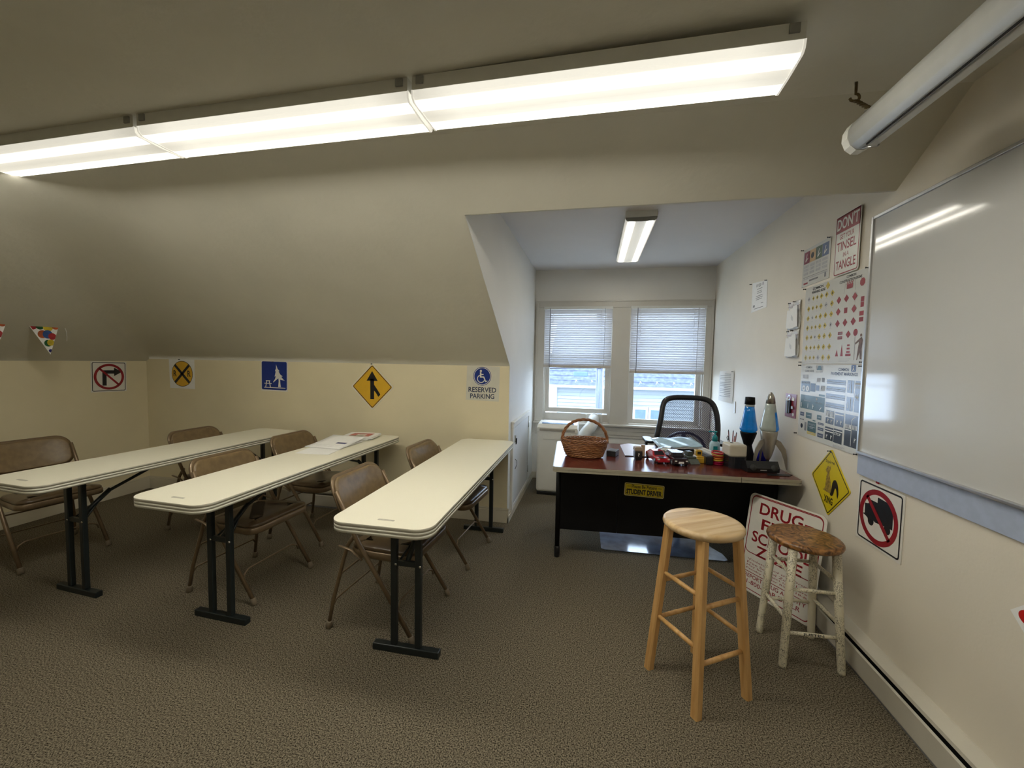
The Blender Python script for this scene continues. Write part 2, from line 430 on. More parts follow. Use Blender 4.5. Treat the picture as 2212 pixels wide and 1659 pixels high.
# sloping ceilings with the soft rounded hip between the left and the front slope
def slopes():
    g = G(); zs = [ZL, 1.372, 1.42, 1.5, 1.7, 1.95, 2.2, 2.43]; K = 10
    loops = []
    for z in zs:
        xl = XL + (z - ZL) / S; yf = YF - max(0.0, (z - ZF)) / S + (0.0025 if z < ZF - 1e-6 else 0)
        r = 0.002 + 0.44 * min(1, max(0, (z - 1.372) / 0.7))
        yb = -2.85 + (z - ZL) / S
        row = [(xl, yb, z)]
        for i in range(K + 1):
            a = PI - PI / 2 * i / K
            row.append((xl + r + r * math.cos(a), yf - r + r * math.sin(a), z))
        row.append((XD, yf, z)); loops.append(row)
    n = len(loops[0]); vs_ = [p for l in loops for p in l]
    fs_ = [[i * n + k, i * n + k + 1, (i + 1) * n + k + 1, (i + 1) * n + k] for i in range(len(loops) - 1) for k in range(n - 1)]
    g.add(vs_, fs_, M_ceil, None, True)
    y22 = YF - (2.2 - ZF) / S; yh = YF - (H - ZF) / S
    g.add([(XD, y22, 2.2), (W, y22, 2.2), (W, yh, H), (XD, yh, H)], [[0, 1, 2, 3]], M_ceil, None, True)
    # rear slope behind the camera
    xr = XL + (H - ZL) / S; yr = -2.85 + (H - ZL) / S
    g.add([(XL, -2.85, ZL), (W, -2.85, ZL), (W, yr, H), (xr, yr, H)], [[0, 1, 2, 3]], M_ceil)
    o = g.build('ceiling'); return o
struct(slopes())
# fill between flat ceiling and rounded hip corner
g = G(); g.add([(-2.97, 1.79, H + 0.001), (-2.2, 1.79, H + 0.001), (-2.2, 1.2, H + 0.001), (-2.97, 1.2, H + 0.001)], [[0, 1, 2, 3]], M_ceil)
struct(g.build('ceiling'))

# alcove window wall with two openings
WX = [(-0.595, 0.203), (0.393, 1.204)]; WZ0, WZ1 = 0.705, 2.068
g = G(); yb0, yb1 = YB, YB + 0.14
g.box(XD, W, yb0, yb1, 0, WZ0, M_dormer); g.box(XD, W, yb0, yb1, WZ1, HD, M_dormer)
g.box(XD, WX[0][0], yb0, yb1, WZ0, WZ1, M_dormer); g.box(WX[0][1], WX[1][0], yb0, yb1, WZ0, WZ1, M_dormer); g.box(WX[1][1], W, yb0, yb1, WZ0, WZ1, M_dormer)
struct(g.build('wall_window'))
# casing round both windows, mullion board, sill and apron
g = G()
g.box(-0.678, -0.583, YB - 0.02, YB, 0.705, 2.052, M_trim, bev=0.003); g.box(1.195, 1.273, YB - 0.02, YB, 0.705, 2.052, M_trim, bev=0.003)
g.box(0.196, 0.40, YB - 0.015, YB, 0.705, 2.052, M_trim, bev=0.002)
g.box(-0.678, 1.273, YB - 0.022, YB, 2.053, 2.13, M_trim, bev=0.003); g.box(-0.685, 1.28, YB - 0.03, YB, 2.118, 2.135, M_trim, bev=0.003)
g.box(-0.685, -0.665, YB - 0.028, YB, 0.705, 2.118, M_trim, bev=0.003); g.box(1.258, 1.278, YB - 0.028, YB, 0.705, 2.118, M_trim, bev=0.003)
struct(g.build('trim_1'))
g = G()
g.box(-0.70, 1.283, YB - 0.065, YB, 0.68, 0.705, M_trim, bev=0.006)
g.box(-0.675, 1.283, YB - 0.03, YB, 0.625, 0.68, M_trim, bev=0.004); g.box(-0.675, 1.283, YB - 0.022, YB, 0.575, 0.625, M_trim, bev=0.006)
g.box(-0.675, 1.283, YB - 0.014, YB, 0.545, 0.575, M_trim, bev=0.004)
struct(g.build('trim_2'))

def sash_window(name, x0, x1, zb, zt, gap):
    w = bpy.data.objects.new(name, None); C.objects.link(w); struct(w)
    w.location = ((x0 + x1) / 2, YB + 0.07, WZ0)
    hw = (x1 - x0) / 2; z = lambda a: a - WZ0
    f = G()
    f.box(-hw, -hw + 0.022, -0.066, 0.06, 0, WZ1 - WZ0, M_trim); f.box(hw - 0.022, hw, -0.066, 0.06, 0, WZ1 - WZ0, M_trim)
    f.box(-hw, hw, -0.066, 0.06, WZ1 - WZ0 - 0.02, WZ1 - WZ0, M_trim); f.box(-hw, hw, -0.066, 0.06, 0, 0.012, M_trim)
    f.box(-hw + 0.022, -hw + 0.034, -0.03, -0.015, 0, WZ1 - WZ0, M_trim); f.box(hw - 0.034, hw - 0.022, -0.03, -0.015, 0, WZ1 - WZ0, M_trim)
    f.build('window_frame', w)
    iw = hw - 0.03
    def sash(y, z0, z1, rb, rt, nm):
        s_ = G(); st = 0.042
        s_.box(-iw, -iw + st, y, y + 0.03, z(z0), z(z1), M_trim, bev=0.003); s_.box(iw - st, iw, y, y + 0.03, z(z0), z(z1), M_trim, bev=0.003)
        s_.box(-iw + st, iw - st, y, y + 0.03, z(z0), z(z0) + rb, M_trim, bev=0.003); s_.box(-iw + st, iw - st, y, y + 0.03, z(z1) - rt, z(z1), M_trim, bev=0.003)
        so = s_.build('sash', w)
        G().box(-iw + st, iw - st, y + 0.012, y + 0.016, z(z0) + rb, z(z1) - rt, M_glass).build('pane', so)
    sash(-0.012, zb, zb + 0.70, 0.055, 0.035, 'lower'); sash(0.022, 1.40, 2.045, 0.035, 0.045, 'upper')
    return w
sash_window('window_1', *WX[0], 0.812, 2.0, True)
sash_window('window_2', *WX[1], 0.712, 2.0, False)
# filler panel under the raised left sash
fp = thing('window_filler_panel', 'off-white window filler panel under the raised sash of the left window', 'window panel', (-0.195, YB + 0.045, 0.718))
G().box(-0.365, 0.03, -0.006, 0.006, 0, 0.086, M_trim, bev=0.002).build('panel', fp)
G().box(0.022, 0.066, -0.012, 0.006, 0.0, 0.09, M_trim, bev=0.002).build('slide_joint', fp)
G().box(0.06, 0.365, -0.008, 0.004, 0.0, 0.085, M_trim, bev=0.002).build('panel', fp)

def blind(label, x0, x1, zt, zb, sag):
    t = thing('window_blind', label, 'blind', ((x0 + x1) / 2, YB - 0.002, zt), 0, 'mini blinds on the alcove windows')
    hw = (x1 - x0) / 2 - 0.004; y = -0.022
    G().box(-hw, hw, y - 0.016, y + 0.016, -0.032, 0, M_white, bev=0.002).build('headrail', t)
    s_ = G(); d = (zt - 0.036) - (zb + 0.022); n = int(round(d / 0.0257)); st = d / n
    for i in range(n):
        z = -0.05 - i * st
        a = R(60); c, sn = math.cos(a) * 0.0139, math.sin(a) * 0.0139
        s_.add([(-hw + .006, y - c, z + sn), (hw - .006, y - c, z + sn), (hw - .006, y, z - 0.001 + .002), (-hw + .006, y, z - 0.001 + .002),
                (hw - .006, y + c, z - sn), (-hw + .006, y + c, z - sn)], [[0, 1, 2, 3], [3, 2, 4, 5]], M_slat, None, True)
    s_.build('slats', t)
    G().box(-hw + .004, hw - .004, y - 0.014, y + 0.014, -(zt - zb), -(zt - zb) + 0.028, mat('blind_bottom_rail', (0.55, 0.50, 0.44), 0.4, var=0.03), bev=0.003).build('bottom_rail', t)
    for xx in (-hw + 0.11, hw - 0.13): G().tube([(xx, y - 0.016, -0.03), (xx, y - 0.016, -(zt - zb))], 0.0012, M_white, 6).build('ladder_cord', t)
    G().tube([(-hw + 0.075, y - 0.024, -0.02), (-hw + 0.075, y - 0.026, -(zt - zb) - 0.0)], 0.004, M_grey, 8).build('tilt_wand', t)
    G().tube([(hw - 0.085, y - 0.02, -0.02), (hw - 0.088, y - 0.02, -(zt - zb) + .02)], 0.0018, M_grey, 6).build('pull_cord', t)
    return t
blind('white mini blind half lowered in the left alcove window', WX[0][0], WX[0][1], 2.064, 1.352, 0)
blind('white mini blind lowered further in the right alcove window beside the papers', WX[1][0], WX[1][1], 2.064, 1.305, 0)

# baseboards
def baseb(name, pts_axis, a0, a1, fixed, face, h=0.086, nocap=False):
    g = G(); d = 0.014
    lo, hi = (fixed, fixed + d * face) if face > 0 else (fixed + d * face, fixed)
    lo2, hi2 = (fixed, fixed + d * 0.55 * face) if face > 0 else (fixed + d * 0.55 * face, fixed)
    if pts_axis == 'x': g.box(a0, a1, lo, hi, 0, h - 0.018, M_base, bev=0.002); g.box(a0, a1, lo2, hi2, h - 0.018, h, M_base, bev=0.003)
    else: g.box(lo, hi, a0, a1, 0, h - 0.018, M_base, bev=0.002); g.box(lo2, hi2, a0, a1, h - 0.018, h, M_base, bev=0.003)
    return struct(g.build(name))
baseb('baseboard_front', 'x', XL, XD + 0.014, YF, -1, 0.13)
baseb('baseboard_left', 'y', -2.85, YF, XL, 1, 0.13)
baseb('baseboard_alcove_left', 'y', YF - 0.014, YB, XD, 1, 0.075)
baseb('baseboard_window', 'x', XD, W, YB, -1, 0.075)

# access door in the alcove's left wall
d = bpy.data.objects.new('door_1', None); C.objects.link(d); struct(d); d.location = (XD, 3.49, 0.075)
f = G()
f.box(0, 0.022, 0, 0.055, 0, 0.80, M_dormer, bev=0.004); f.box(0, 0.022, 0.875, 0.93, 0, 0.80, M_dormer, bev=0.004)
f.box(0, 0.026, -0.01, 0.94, 0.745, 0.80, M_dormer, bev=0.006); f.box(0, 0.034, -0.01, 0.94, 0.785, 0.803, M_dormer, bev=0.004); f.box(0, 0.018, 0.055, 0.875, 0, 0.03, M_dormer, bev=0.002)
f.build('door_frame', d)
G().box(0.002, 0.016, 0.062, 0.868, 0.034, 0.738, mat('door_white', (0.66, 0.66, 0.66), 0.35, var=0.02), bev=0.002).build('door_leaf', d)
h = G(); h.box(0.016, 0.03, 0.075, 0.10, 0.60, 0.67, M_bolt, bev=0.003); h.tube([(0.035, 0.09, 0.64), (0.035, 0.09, 0.60), (0.03, 0.09, 0.585)], 0.005, M_black, 8); h.build('hasp_lock', d)
for zz in (0.12, 0.62): G().tube([(0.02, 0.872, zz), (0.02, 0.872, zz + 0.07)], 0.006, M_bolt, 8).build('hinge', d)
G().tube([(0.018, 0.12, 0.44), (0.03, 0.145, 0.42), (0.03, 0.15, 0.38), (0.018, 0.125, 0.345)], 0.0035, M_bolt, 8).build('pull_handle', d)

# ------------------------------------------------------------------ baseboard heaters
def heater(name_label, L_, M):
    # local x along the wall, y off the wall, z up
    t = thing('baseboard_heater', name_label, 'heater', M=M)
    hh = 0.172
    def pr(poly, m, nm):
        n = len(poly); g = G()
        g.add([(0, y, z) for y, z in poly] + [(L_, y, z) for y, z in poly], [list(range(n)), list(range(n, 2 * n))] + [[i, (i + 1) % n, n + (i + 1) % n, n + i] for i in range(n)], m)
        return g.build(nm, t)
    pr([(0, 0.02), (0.006, 0.02), (0.006, hh - 0.004), (0.05, hh - 0.020), (0.053, hh - 0.030), (0.057, hh - 0.030), (0.055, hh - 0.016), (0.006, hh), (0, hh)], M_heater, 'top_cover')
    pr([(0.054, 0.018), (0.06, 0.018), (0.062, 0.115), (0.056, 0.122), (0.054, 0.118)], M_heater, 'front_panel')
    pr([(0.008, 0.03), (0.05, 0.03), (0.05, 0.10), (0.008, 0.10)], M_dark, 'heating_element')
    g = G()
    g.box(-0.004, 0.10, 0, 0.0635, 0.0, hh + 0.002, M_heater, bev=0.003)
    g.build('end_cap', t)
    g = G(); g.box(0.10, L_, 0.0, 0.052, 0.0, 0.018, M_grey); g.build('bottom_rail', t)
    return t
# right wall: local x runs toward the camera (-y), local y off the wall (-x)
heater('long off-white baseboard heater along the right wall under the whiteboard', 4.6, Matrix(((0, -1, 0, W), (-1, 0, 0, 2.70), (0, 0, 1, 0), (0, 0, 0, 1))))
heater('off-white baseboard heater on the low front wall behind the folding chairs', 1.15, Matrix(((1, 0, 0, -2.85), (0, -1, 0, YF - 0.015), (0, 0, 1, 0), (0, 0, 0, 1))))

# ------------------------------------------------------------------ ceiling fixtures
def fixture(label, L_, loc, rz, w=0.225, strength=LAMP, hgt=0.078, group='fluorescent wraparound fixtures in a row'):
    t = thing('ceiling_light', label, 'ceiling light', loc, rz, group)
    hw = w / 2
    hs = G(); hs.box(-L_ / 2 + 0.004, L_ / 2 - 0.004, -hw - 0.0015, hw + 0.0015, -0.047, 0, M_white); hs.build('housing', t)
    lm = lens_mat('diffuser_glow', strength, L_, 0)
    ln = G(); pf = [(-hw, -0.045), (-hw + 0.004, -hgt + 0.01), (-hw + 0.016, -hgt), (0, -hgt - 0.003), (hw - 0.016, -hgt), (hw - 0.004, -hgt + 0.01), (hw, -0.045)]
    e = L_ / 2 - 0.008
    ln.add([(-e, y, z) for y, z in pf] + [(e, y, z) for y, z in pf], [[i, i + 1, 7 + i + 1, 7 + i] for i in range(6)], lm)
    ln.build('diffuser', t)
    for sx in (-1, 1):
        ec = G(); n = len(pf)
        p2 = [(y * 1.012, z * 1.03) for y, z in pf]
        a, b = sx * (L_ / 2 - 0.008), sx * (L_ / 2 - 0.001)
        ec.add([(a, y, z) for y, z in p2] + [(b, y, z) for y, z in p2], [list(range(n)), list(range(n, 2 * n))] + [[i, (i + 1) % n, n + (i + 1) % n, n + i] for i in range(n)], M_white)
        ec.build('end_cap', t).data.materials[0] = mat('end_cap_painted_glow', (.7, .7, .66), .3, emit=(1, .95, .82), estr=.10)  # faint emission painted on the caps in place of lamp light passing through
        for sy in (-1,):
            G().box(sx * (L_ / 2 - 0.035) - 0.014, sx * (L_ / 2 - 0.035) + 0.014, sy * hw - 0.007, sy * hw + 0.002, -0.03, -0.004, mat('clip_steel', (0.28, 0.28, 0.26), 0.5, var=0.1)).build('clip', t)
    return t
f1 = fixture('lit fluorescent ceiling fixture, rightmost of the row of three, nearest the whiteboard', 1.245, (-0.045, 1.48, H - .014), R(-2.6), w=0.215)
f1.rotation_euler = (0, R(1.4), R(-2.6))
fixture('lit fluorescent ceiling fixture in the middle of the row of three', 1.245, (-1.303, 1.516, H), R(-0.5), w=0.222)
fixture('lit fluorescent ceiling fixture, leftmost of the row of three, cut by the picture edge', 1.245, (-2.56, 1.535, H), R(-1.3), w=0.218, strength=LAMP * 0.8)
for bx_, lb, q_ in ((.2, 'nearer the whiteboard', 1.0), (-1.9, 'nearer the left wall', .35)):  # unseen fixtures added behind the camera to even out the room light
    fixture('added unseen fluorescent ceiling fixture at the back of the room, ' + lb, 1.245, (bx_, -0.85, H), 0, strength=LAMP * q_, group='added fill fixtures at the back of the room')
f4 = fixture('lit fluorescent fixture on the alcove ceiling, running toward the windows', 1.20, (0.30, 3.62, HD), R(90), w=0.215, strength=LAMP_D, hgt=0.07, group='fluorescent fixture in the alcove')
for ch in f4.children:
    if ch.name.startswith('end_cap') and ch.data.vertices[0].co.x < 0:
        ch.data.materials.clear(); ch.data.materials.append(mat('end_cap_grey', (0.26, 0.26, 0.23), 0.5, var=0.05))

# ------------------------------------------------------------------ projection screen casing on its hook
t = thing('projection_screen', 'rolled-up projection screen in a white metal case hung along the right wall', 'projection screen', (0.872, 1.645, 2.212))
prof = []
for k in range(12):
    a = 2 * PI * k / 12 + 0.2; prof.append((0.046 * math.cos(a) * (1.0 if math.cos(a) > 0 else 0.92), 0.052 * math.sin(a)))
def yprism(poly, y0, y1, m, nm, par, sm=False):
    n = len(poly); g = G()
    g.add([(x, y0, z) for x, z in poly] + [(x, y1, z) for x, z in poly], [list(range(n)), list(range(n, 2 * n))], m)
    g.add([(x, y0, z) for x, z in poly] + [(x, y1, z) for x, z in poly], [[i, (i + 1) % n, n + (i + 1) % n, n + i] for i in range(n)], m, None, sm)
    return g.build(nm, par)
M_scr = mat('screen_case', (0.58, 0.58, 0.55), 0.35, metal=0.2, var=0.02, vscale=30)
yprism(prof, -2.3, -0.02, M_scr, 'case', t, True)
yprism([(x * 1.03, z * 1.03) for x, z in prof], -0.02, 0.012, M_white, 'end_cap', t)
yprism([(x * 0.75, z * 0.75) for x, z in prof], 0.012, 0.024, M_white, 'end_cap', t)
G().box(-0.0065, -0.004, -2.25, -0.06, -0.0545, -0.049, M_dark).build('slot', t)
G().box(0.004, 0.03, -2.25, -0.05, -0.056, -0.047, M_scr, bev=0.002).build('screen_bar', t)
G().tube([(0.0, -0.03, -0.05), (0.004, -0.06, -0.062), (0.02, -0.07, -0.066), (0.03, -0.06, -0.058)], 0.003, M_alu, 6).build('pull_hook', t)
G().tube([(0, -0.045, 0.045), (0, -0.045, 0.066), (0.0, -0.03, 0.07), (0, -0.028, 0.055)], 0.003, M_alu, 6).build('hanger_loop', t)
hk = thing('ceiling_hook', 'dark screw hook with twisted wire holding the screen case end', 'hook', (0.886, 1.70, 2.435))
hp = [(0, 0, -0.005), (0, 0, -0.03)] + [(0.012 * math.sin(a), 0, -0.045 - 0.013 * (1 - math.cos(a)) + 0.0) for a in [PI * i / 8 for i in range(9)]] + [(-0.014, 0, -0.066), (-0.018, 0, -0.058)]
M_brass = mat('old_brass', (0.16, 0.12, 0.06), 0.4, metal=0.8, var=0.2, vscale=80)
G().tube(hp, 0.0045, M_brass, 8).build('hook', hk)
tw = G()
for ph in (0, PI):
    tw.tube([(0.006 * math.cos(ph + i * 0.9) - 0.014 * i / 18 * 0.9, 0.004 * math.sin(ph + i * 0.9) - 0.10 * i / 18, -0.068 - 0.083 * i / 18) for i in range(19)], 0.0038, M_brass, 6)
tw.build('twisted_wire', hk)

# ------------------------------------------------------------------ whiteboard and rail
t = thing('whiteboard', 'large glossy whiteboard with a thin metal frame on the right wall', 'whiteboard', M=on_right(2.235, 1.005))
WL, WH = 2.42, 1.12
G().box(0.012, WL - 0.012, 0.012, WH - 0.012, 0.004, 0.014, M_board).build('writing_surface', t)
f = G(); f.box(0, 0.014, 0, WH, 0, 0.022, M_alu, bev=0.002); f.box(WL - 0.014, WL, 0, WH, 0, 0.022, M_alu, bev=0.002)
f.box(0.014, WL - 0.014, WH - 0.014, WH, 0, 0.022, M_alu, bev=0.002); f.box(0.014, WL - 0.014, 0, 0.012, 0, 0.03, M_alu, bev=0.002); f.build('frame', t)
G().box(0, WL, -0.102, -0.004, 0.0, 0.012, M_rail, M=None, bev=0.001).build('lower_rail', t)

# ------------------------------------------------------------------ folding tables
def folding_table(label, L_, loc, rz):
    t = thing('folding_table', label, 'table', loc, rz, 'long narrow folding tables')
    w = 0.455; g = G(); n = 14
    def outline(ins): return rr(w - 2 * ins, L_ - 2 * ins, 0.075 - ins, 0, L_ / 2, 10)
    for z0, z1, ins, m in ((0.697, 0.7105, 0.0, M_tedge), (0.7105, 0.7125, 0.0012, M_tedge), (0.7125, 0.7245, 0.0, M_tedge), (0.7245, 0.7265, 0.0012, M_tedge), (0.7265, 0.7395, 0.0, M_tedge)):
        g.prism(outline(ins), z0, z1, m, None, True)
    g.prism(outline(0.0), 0.7395, 0.740, M_tabletop)
    ml = mat('maker_label', (0.42, 0.40, 0.33), 0.4, var=0.1, vscale=80)
    g.prism(rr(0.075, 0.014, 0.004, 0.01, 0.065), 0.740, 0.7404, ml)
    g.build('tabletop', t)
    for sgn, yy in ((1, 0.28), (-1, L_ - 0.14)):
        fr = thing_part(t, 'leg_frame')
        u = G()
        u.box(-0.17, 0.17, yy - 0.018, yy + 0.018, 0.0, 0.034, M_tleg, bev=0.004)
        fo = u.build('foot_bar', t)
        for xx in (-0.062, 0.062):
            G().box(xx - 0.0155, xx + 0.0155, yy - 0.013, yy + 0.013, 0.034, 0.697, M_tleg, bev=0.004).build('leg', t)
        G().box(-0.062, 0.062, yy - 0.008, yy + 0.008, 0.43, 0.455, M_tleg).build('crossbar', t)
        b = G()
        q = yy + sgn * 0.27
        b.tube([(0.0, yy + sgn * 0.012, 0.446), (0.0, yy + sgn * 0.17, 0.575)], 0.013, M_tleg, 8)
        b.tube([(0.0, yy + sgn * 0.15, 0.562), (0.0, yy + sgn * 0.50, 0.69)], 0.009, M_tleg, 8)
        b.tube([(-0.045, yy + sgn * 0.014, 0.44), (0, yy + sgn * 0.12, 0.532)], 0.006, M_tleg, 6); b.tube([(0.045, yy + sgn * 0.014, 0.44), (0, yy + sgn * 0.12, 0.532)], 0.006, M_tleg, 6)
        b.build('folding_brace', t)
        for xx in (-0.062, 0.062):
            G().lathe([(0.0, -0.003), (0.006, -0.003), (0.006, 0.0)], M_bolt, 10, Matrix.Translation((xx + 0.013, yy - 0.0135, 0.44)) @ Matrix.Rotation(-PI / 2, 4, 'X')).build('bolt', t)
    return t
def thing_part(t, n): return None
folding_table('long narrow cream folding table at the front, nearest the desk', 1.865, (-0.848, 1.462, 0), R(0.5))
folding_table('long narrow cream folding table in the middle with papers on it', 1.80, (-1.938, 1.472, 0), R(-2.3))
folding_table('long narrow cream folding table at the far left, below the railroad crossing paper', 1.76, (-2.975, 1.488, 0), R(-3.7))

# ------------------------------------------------------------------ folding chairs
def sheet(nu, nv, fn, thick, g, m, sm=True):
    # fn(u,v)->(point, normal); closed slab
    top = []; bot = []
    for i in range(nu + 1):
        for j in range(nv + 1):
            p, n = fn(i / nu, j / nv); p = Vector(p); n = Vector(n).normalized()
            top.append(p + n * thick / 2); bot.append(p - n * thick / 2)
    N = (nu + 1) * (nv + 1); fs_ = []
    idx = lambda i, j: i * (nv + 1) + j
    for i in range(nu):
        for j in range(nv):
            a, b, c, d_ = idx(i, j), idx(i + 1, j), idx(i + 1, j + 1), idx(i, j + 1)
            fs_.append([a, b, c, d_]); fs_.append([N + d_, N + c, N + b, N + a])
    for i in range(nu):
        for j in (0, nv): fs_.append([idx(i, j), idx(i + 1, j), N + idx(i + 1, j), N + idx(i, j)])
    for j in range(nv):
        for i in (0, nu): fs_.append([idx(i, j), idx(i, j + 1), N + idx(i, j + 1), N + idx(i, j)])
    g.add(top + bot, fs_, m, None, sm)
def make_chair():
    t = thing('folding_chair', 'x', 'chair')
    hw = 0.215
    # backrest, padded vinyl in a metal pan, curved
    def back_outline(k=8):
        p = []; w, h_, r = 0.44, 0.215, 0.075
        return rr(w, h_, r, 0, 0, k)
    def back(inset, d0, d1, m, g):
        pts = [(x * (1 - inset / 0.22), y * (1 - inset / 0.11)) for x, y in back_outline()]
        def place(x, y, d_):
            bow = 0.030 * (1 - (x / 0.22) ** 2)       # hollow toward the sitter
            X = -0.205 - 0.42 * y - bow + 0.012 + d_; return (X, x, 0.685 + y)
        rings = []
        for sc in (1.0, 0.93, 0.75, 0.5, 0.25):
            rings.append([(x * sc, y * sc) for x, y in pts])
        n = len(pts); vs_ = []; fs_ = []
        for r_ in rings: vs_ += [place(x, y, d1 - (0.004 if r_ is rings[0] else 0)) for x, y in r_]
        vs_.append(place(0, 0, d1)); L0 = len(vs_)
        for k_ in range(len(rings) - 1):
            for i in range(n): fs_.append([k_ * n + i, k_ * n + (i + 1) % n, (k_ + 1) * n + (i + 1) % n, (k_ + 1) * n + i])
        o = (len(rings) - 1) * n
        for i in range(n): fs_.append([o + i, o + (i + 1) % n, L0 - 1])
        for r_ in rings: vs_ += [place(x, y, d0) for x, y in r_]
        vs_.append(place(0, 0, d0))
        for k_ in range(len(rings) - 1):
            for i in range(n): fs_.append([L0 + (k_ + 1) * n + i, L0 + (k_ + 1) * n + (i + 1) % n, L0 + k_ * n + (i + 1) % n, L0 + k_ * n + i])
        for i in range(n): fs_.append([L0 + o + (i + 1) % n, L0 + o + i, len(vs_) - 1])
        for i in range(n): fs_.append([i, (i + 1) % n, L0 + (i + 1) % n, L0 + i])
        g.add(vs_, fs_, m, None, True)
    g = G(); back(0.012, 0.0, 0.020, M_vinyl, g); bk = g.build('backrest', t)
    g = G(); back(0.0, -0.012, 0.002, M_cframe, g); g.build('back_pan', bk)
    # seat
    def seat_out(ins): 
        o = rr(0.405 - 2 * ins, 0.41 - 2 * ins, 0.07 - ins, 0.045, 0, 8)
        return [(x, y * (1.0 + 0.10 * (x - 0.045) / 0.2)) for x, y in o]
    g = G(); tilt = 0.045
    def lay(ins, z): return [(x, y, z + tilt * x) for x, y in seat_out(ins)]
    def stack(ls, m, sm=True):
        n = len(ls[0]); vs_ = [p for l in ls for p in l]
        fs_ = [[i * n + k, i * n + (k + 1) % n, (i + 1) * n + (k + 1) % n, (i + 1) * n + k] for i in range(len(ls) - 1) for k in range(n)]
        g.add(vs_, fs_, m, None, sm); g.add(ls[0], [list(range(n))[::-1]], m); g.add(ls[-1], [list(range(n))], m)
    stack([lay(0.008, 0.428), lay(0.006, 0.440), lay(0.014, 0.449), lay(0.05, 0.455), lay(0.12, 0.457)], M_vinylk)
    st = g.build('seat', t)
    g = G(); stack([lay(0.004, 0.392), lay(0.0, 0.396), lay(0.0, 0.424), lay(0.006, 0.430)], M_cframe); g.build('seat_pan', st)
    # legs
    for sy in (-1, 1):
        y = sy * hw
        G().tube([(0.232, sy * 0.218, 0.03), (0.0, y, 0.375), (-0.06, y, 0.46), (-0.10, y, 0.53), (-0.145, y, 0.62), (-0.20, y * 0.985, 0.73)], 0.0115, M_cframe, 12).build('front_leg', t)
        G().lathe([(0.013, 0.0), (0.0165, 0.002), (0.0155, 0.035), (0.012, 0.04)], M_rubber, 14, Matrix.Translation((0.24 + 0.003, sy * 0.218, 0)) @ Matrix.Rotation(R(-20), 4, 'Y')).build('rubber_foot', t)
        y2 = sy * (hw - 0.014) if False else sy * (hw + 0.0)
        yy = sy * (hw - 0.024)
        G().tube([(-0.238, sy * 0.225, 0.03), (-0.215, sy * 0.218, 0.16), (-0.175, yy, 0.36), (-0.15, yy, 0.44), (-0.105, yy, 0.505)], 0.0105, M_cframe, 12).build('rear_leg', t)
        G().lathe([(0.013, 0.0), (0.0165, 0.002), (0.0155, 0.035), (0.012, 0.04)], M_rubber, 14, Matrix.Translation((-0.241, sy * 0.226, 0)) @ Matrix.Rotation(R(9), 4, 'Y')).build('rubber_foot', t)
        G().tube([(-0.172, sy * (hw + 0.014), 0.455), (-0.10, sy * (hw + 0.015), 0.44), (-0.035, sy * (hw + 0.014), 0.395)], 0.008, M_cframe, 8, flat=(1.0, 0.4)).build('hinge_link', t)
    # braces: bent rods
    w = 0.205
    G().tube([(0.150, -w, 0.125), (0.148, -w + 0.01, 0.155), (0.14, -w + 0.045, 0.172), (0.14, w - 0.045, 0.172), (0.148, w - 0.01, 0.155), (0.150, w, 0.125)], 0.0055, M_cframe, 8).build('front_brace', t)
    w = 0.212
    G().tube([(-0.222, -w, 0.12), (-0.218, -w + 0.02, 0.145), (-0.217, w - 0.02, 0.145), (-0.222, w, 0.12)], 0.0055, M_cframe, 8).build('rear_brace', t)
    G().tube([(-0.195, -0.2, 0.27), (-0.19, -0.18, 0.285), (-0.19, 0.18, 0.285), (-0.195, 0.2, 0.27)], 0.0055, M_cframe, 8).build('rear_brace', t)
    return t
chair0 = make_chair()
spots = [(-1.075, 2.03, -3, 'tan folding chair at the near end of the table nearest the desk'),
         (-1.02, 2.785, -4.3, 'tan folding chair at the wall end of the table nearest the desk'),
         (-2.088, 2.127, -3.6, 'tan folding chair at the near end of the middle table'),
         (-2.19, 2.85, -3.6, 'tan folding chair at the wall end of the middle table, in front of the papers'),
         (-3.757, 2.09, -9.4, 'tan folding chair at near end of far left table, cut by the picture edge'),
         (-3.10, 2.80, -2, 'tan folding chair at the wall end of the far left table')]
for i, (x, y, a, lab) in enumerate(spots):
    o = chair0 if i == 0 else copy_tree(chair0)
    o.location = (x, y, 0); o.rotation_euler = (0, 0, R(a))
    tag(o, lab, 'chair', 'tan vinyl folding chairs at the tables')

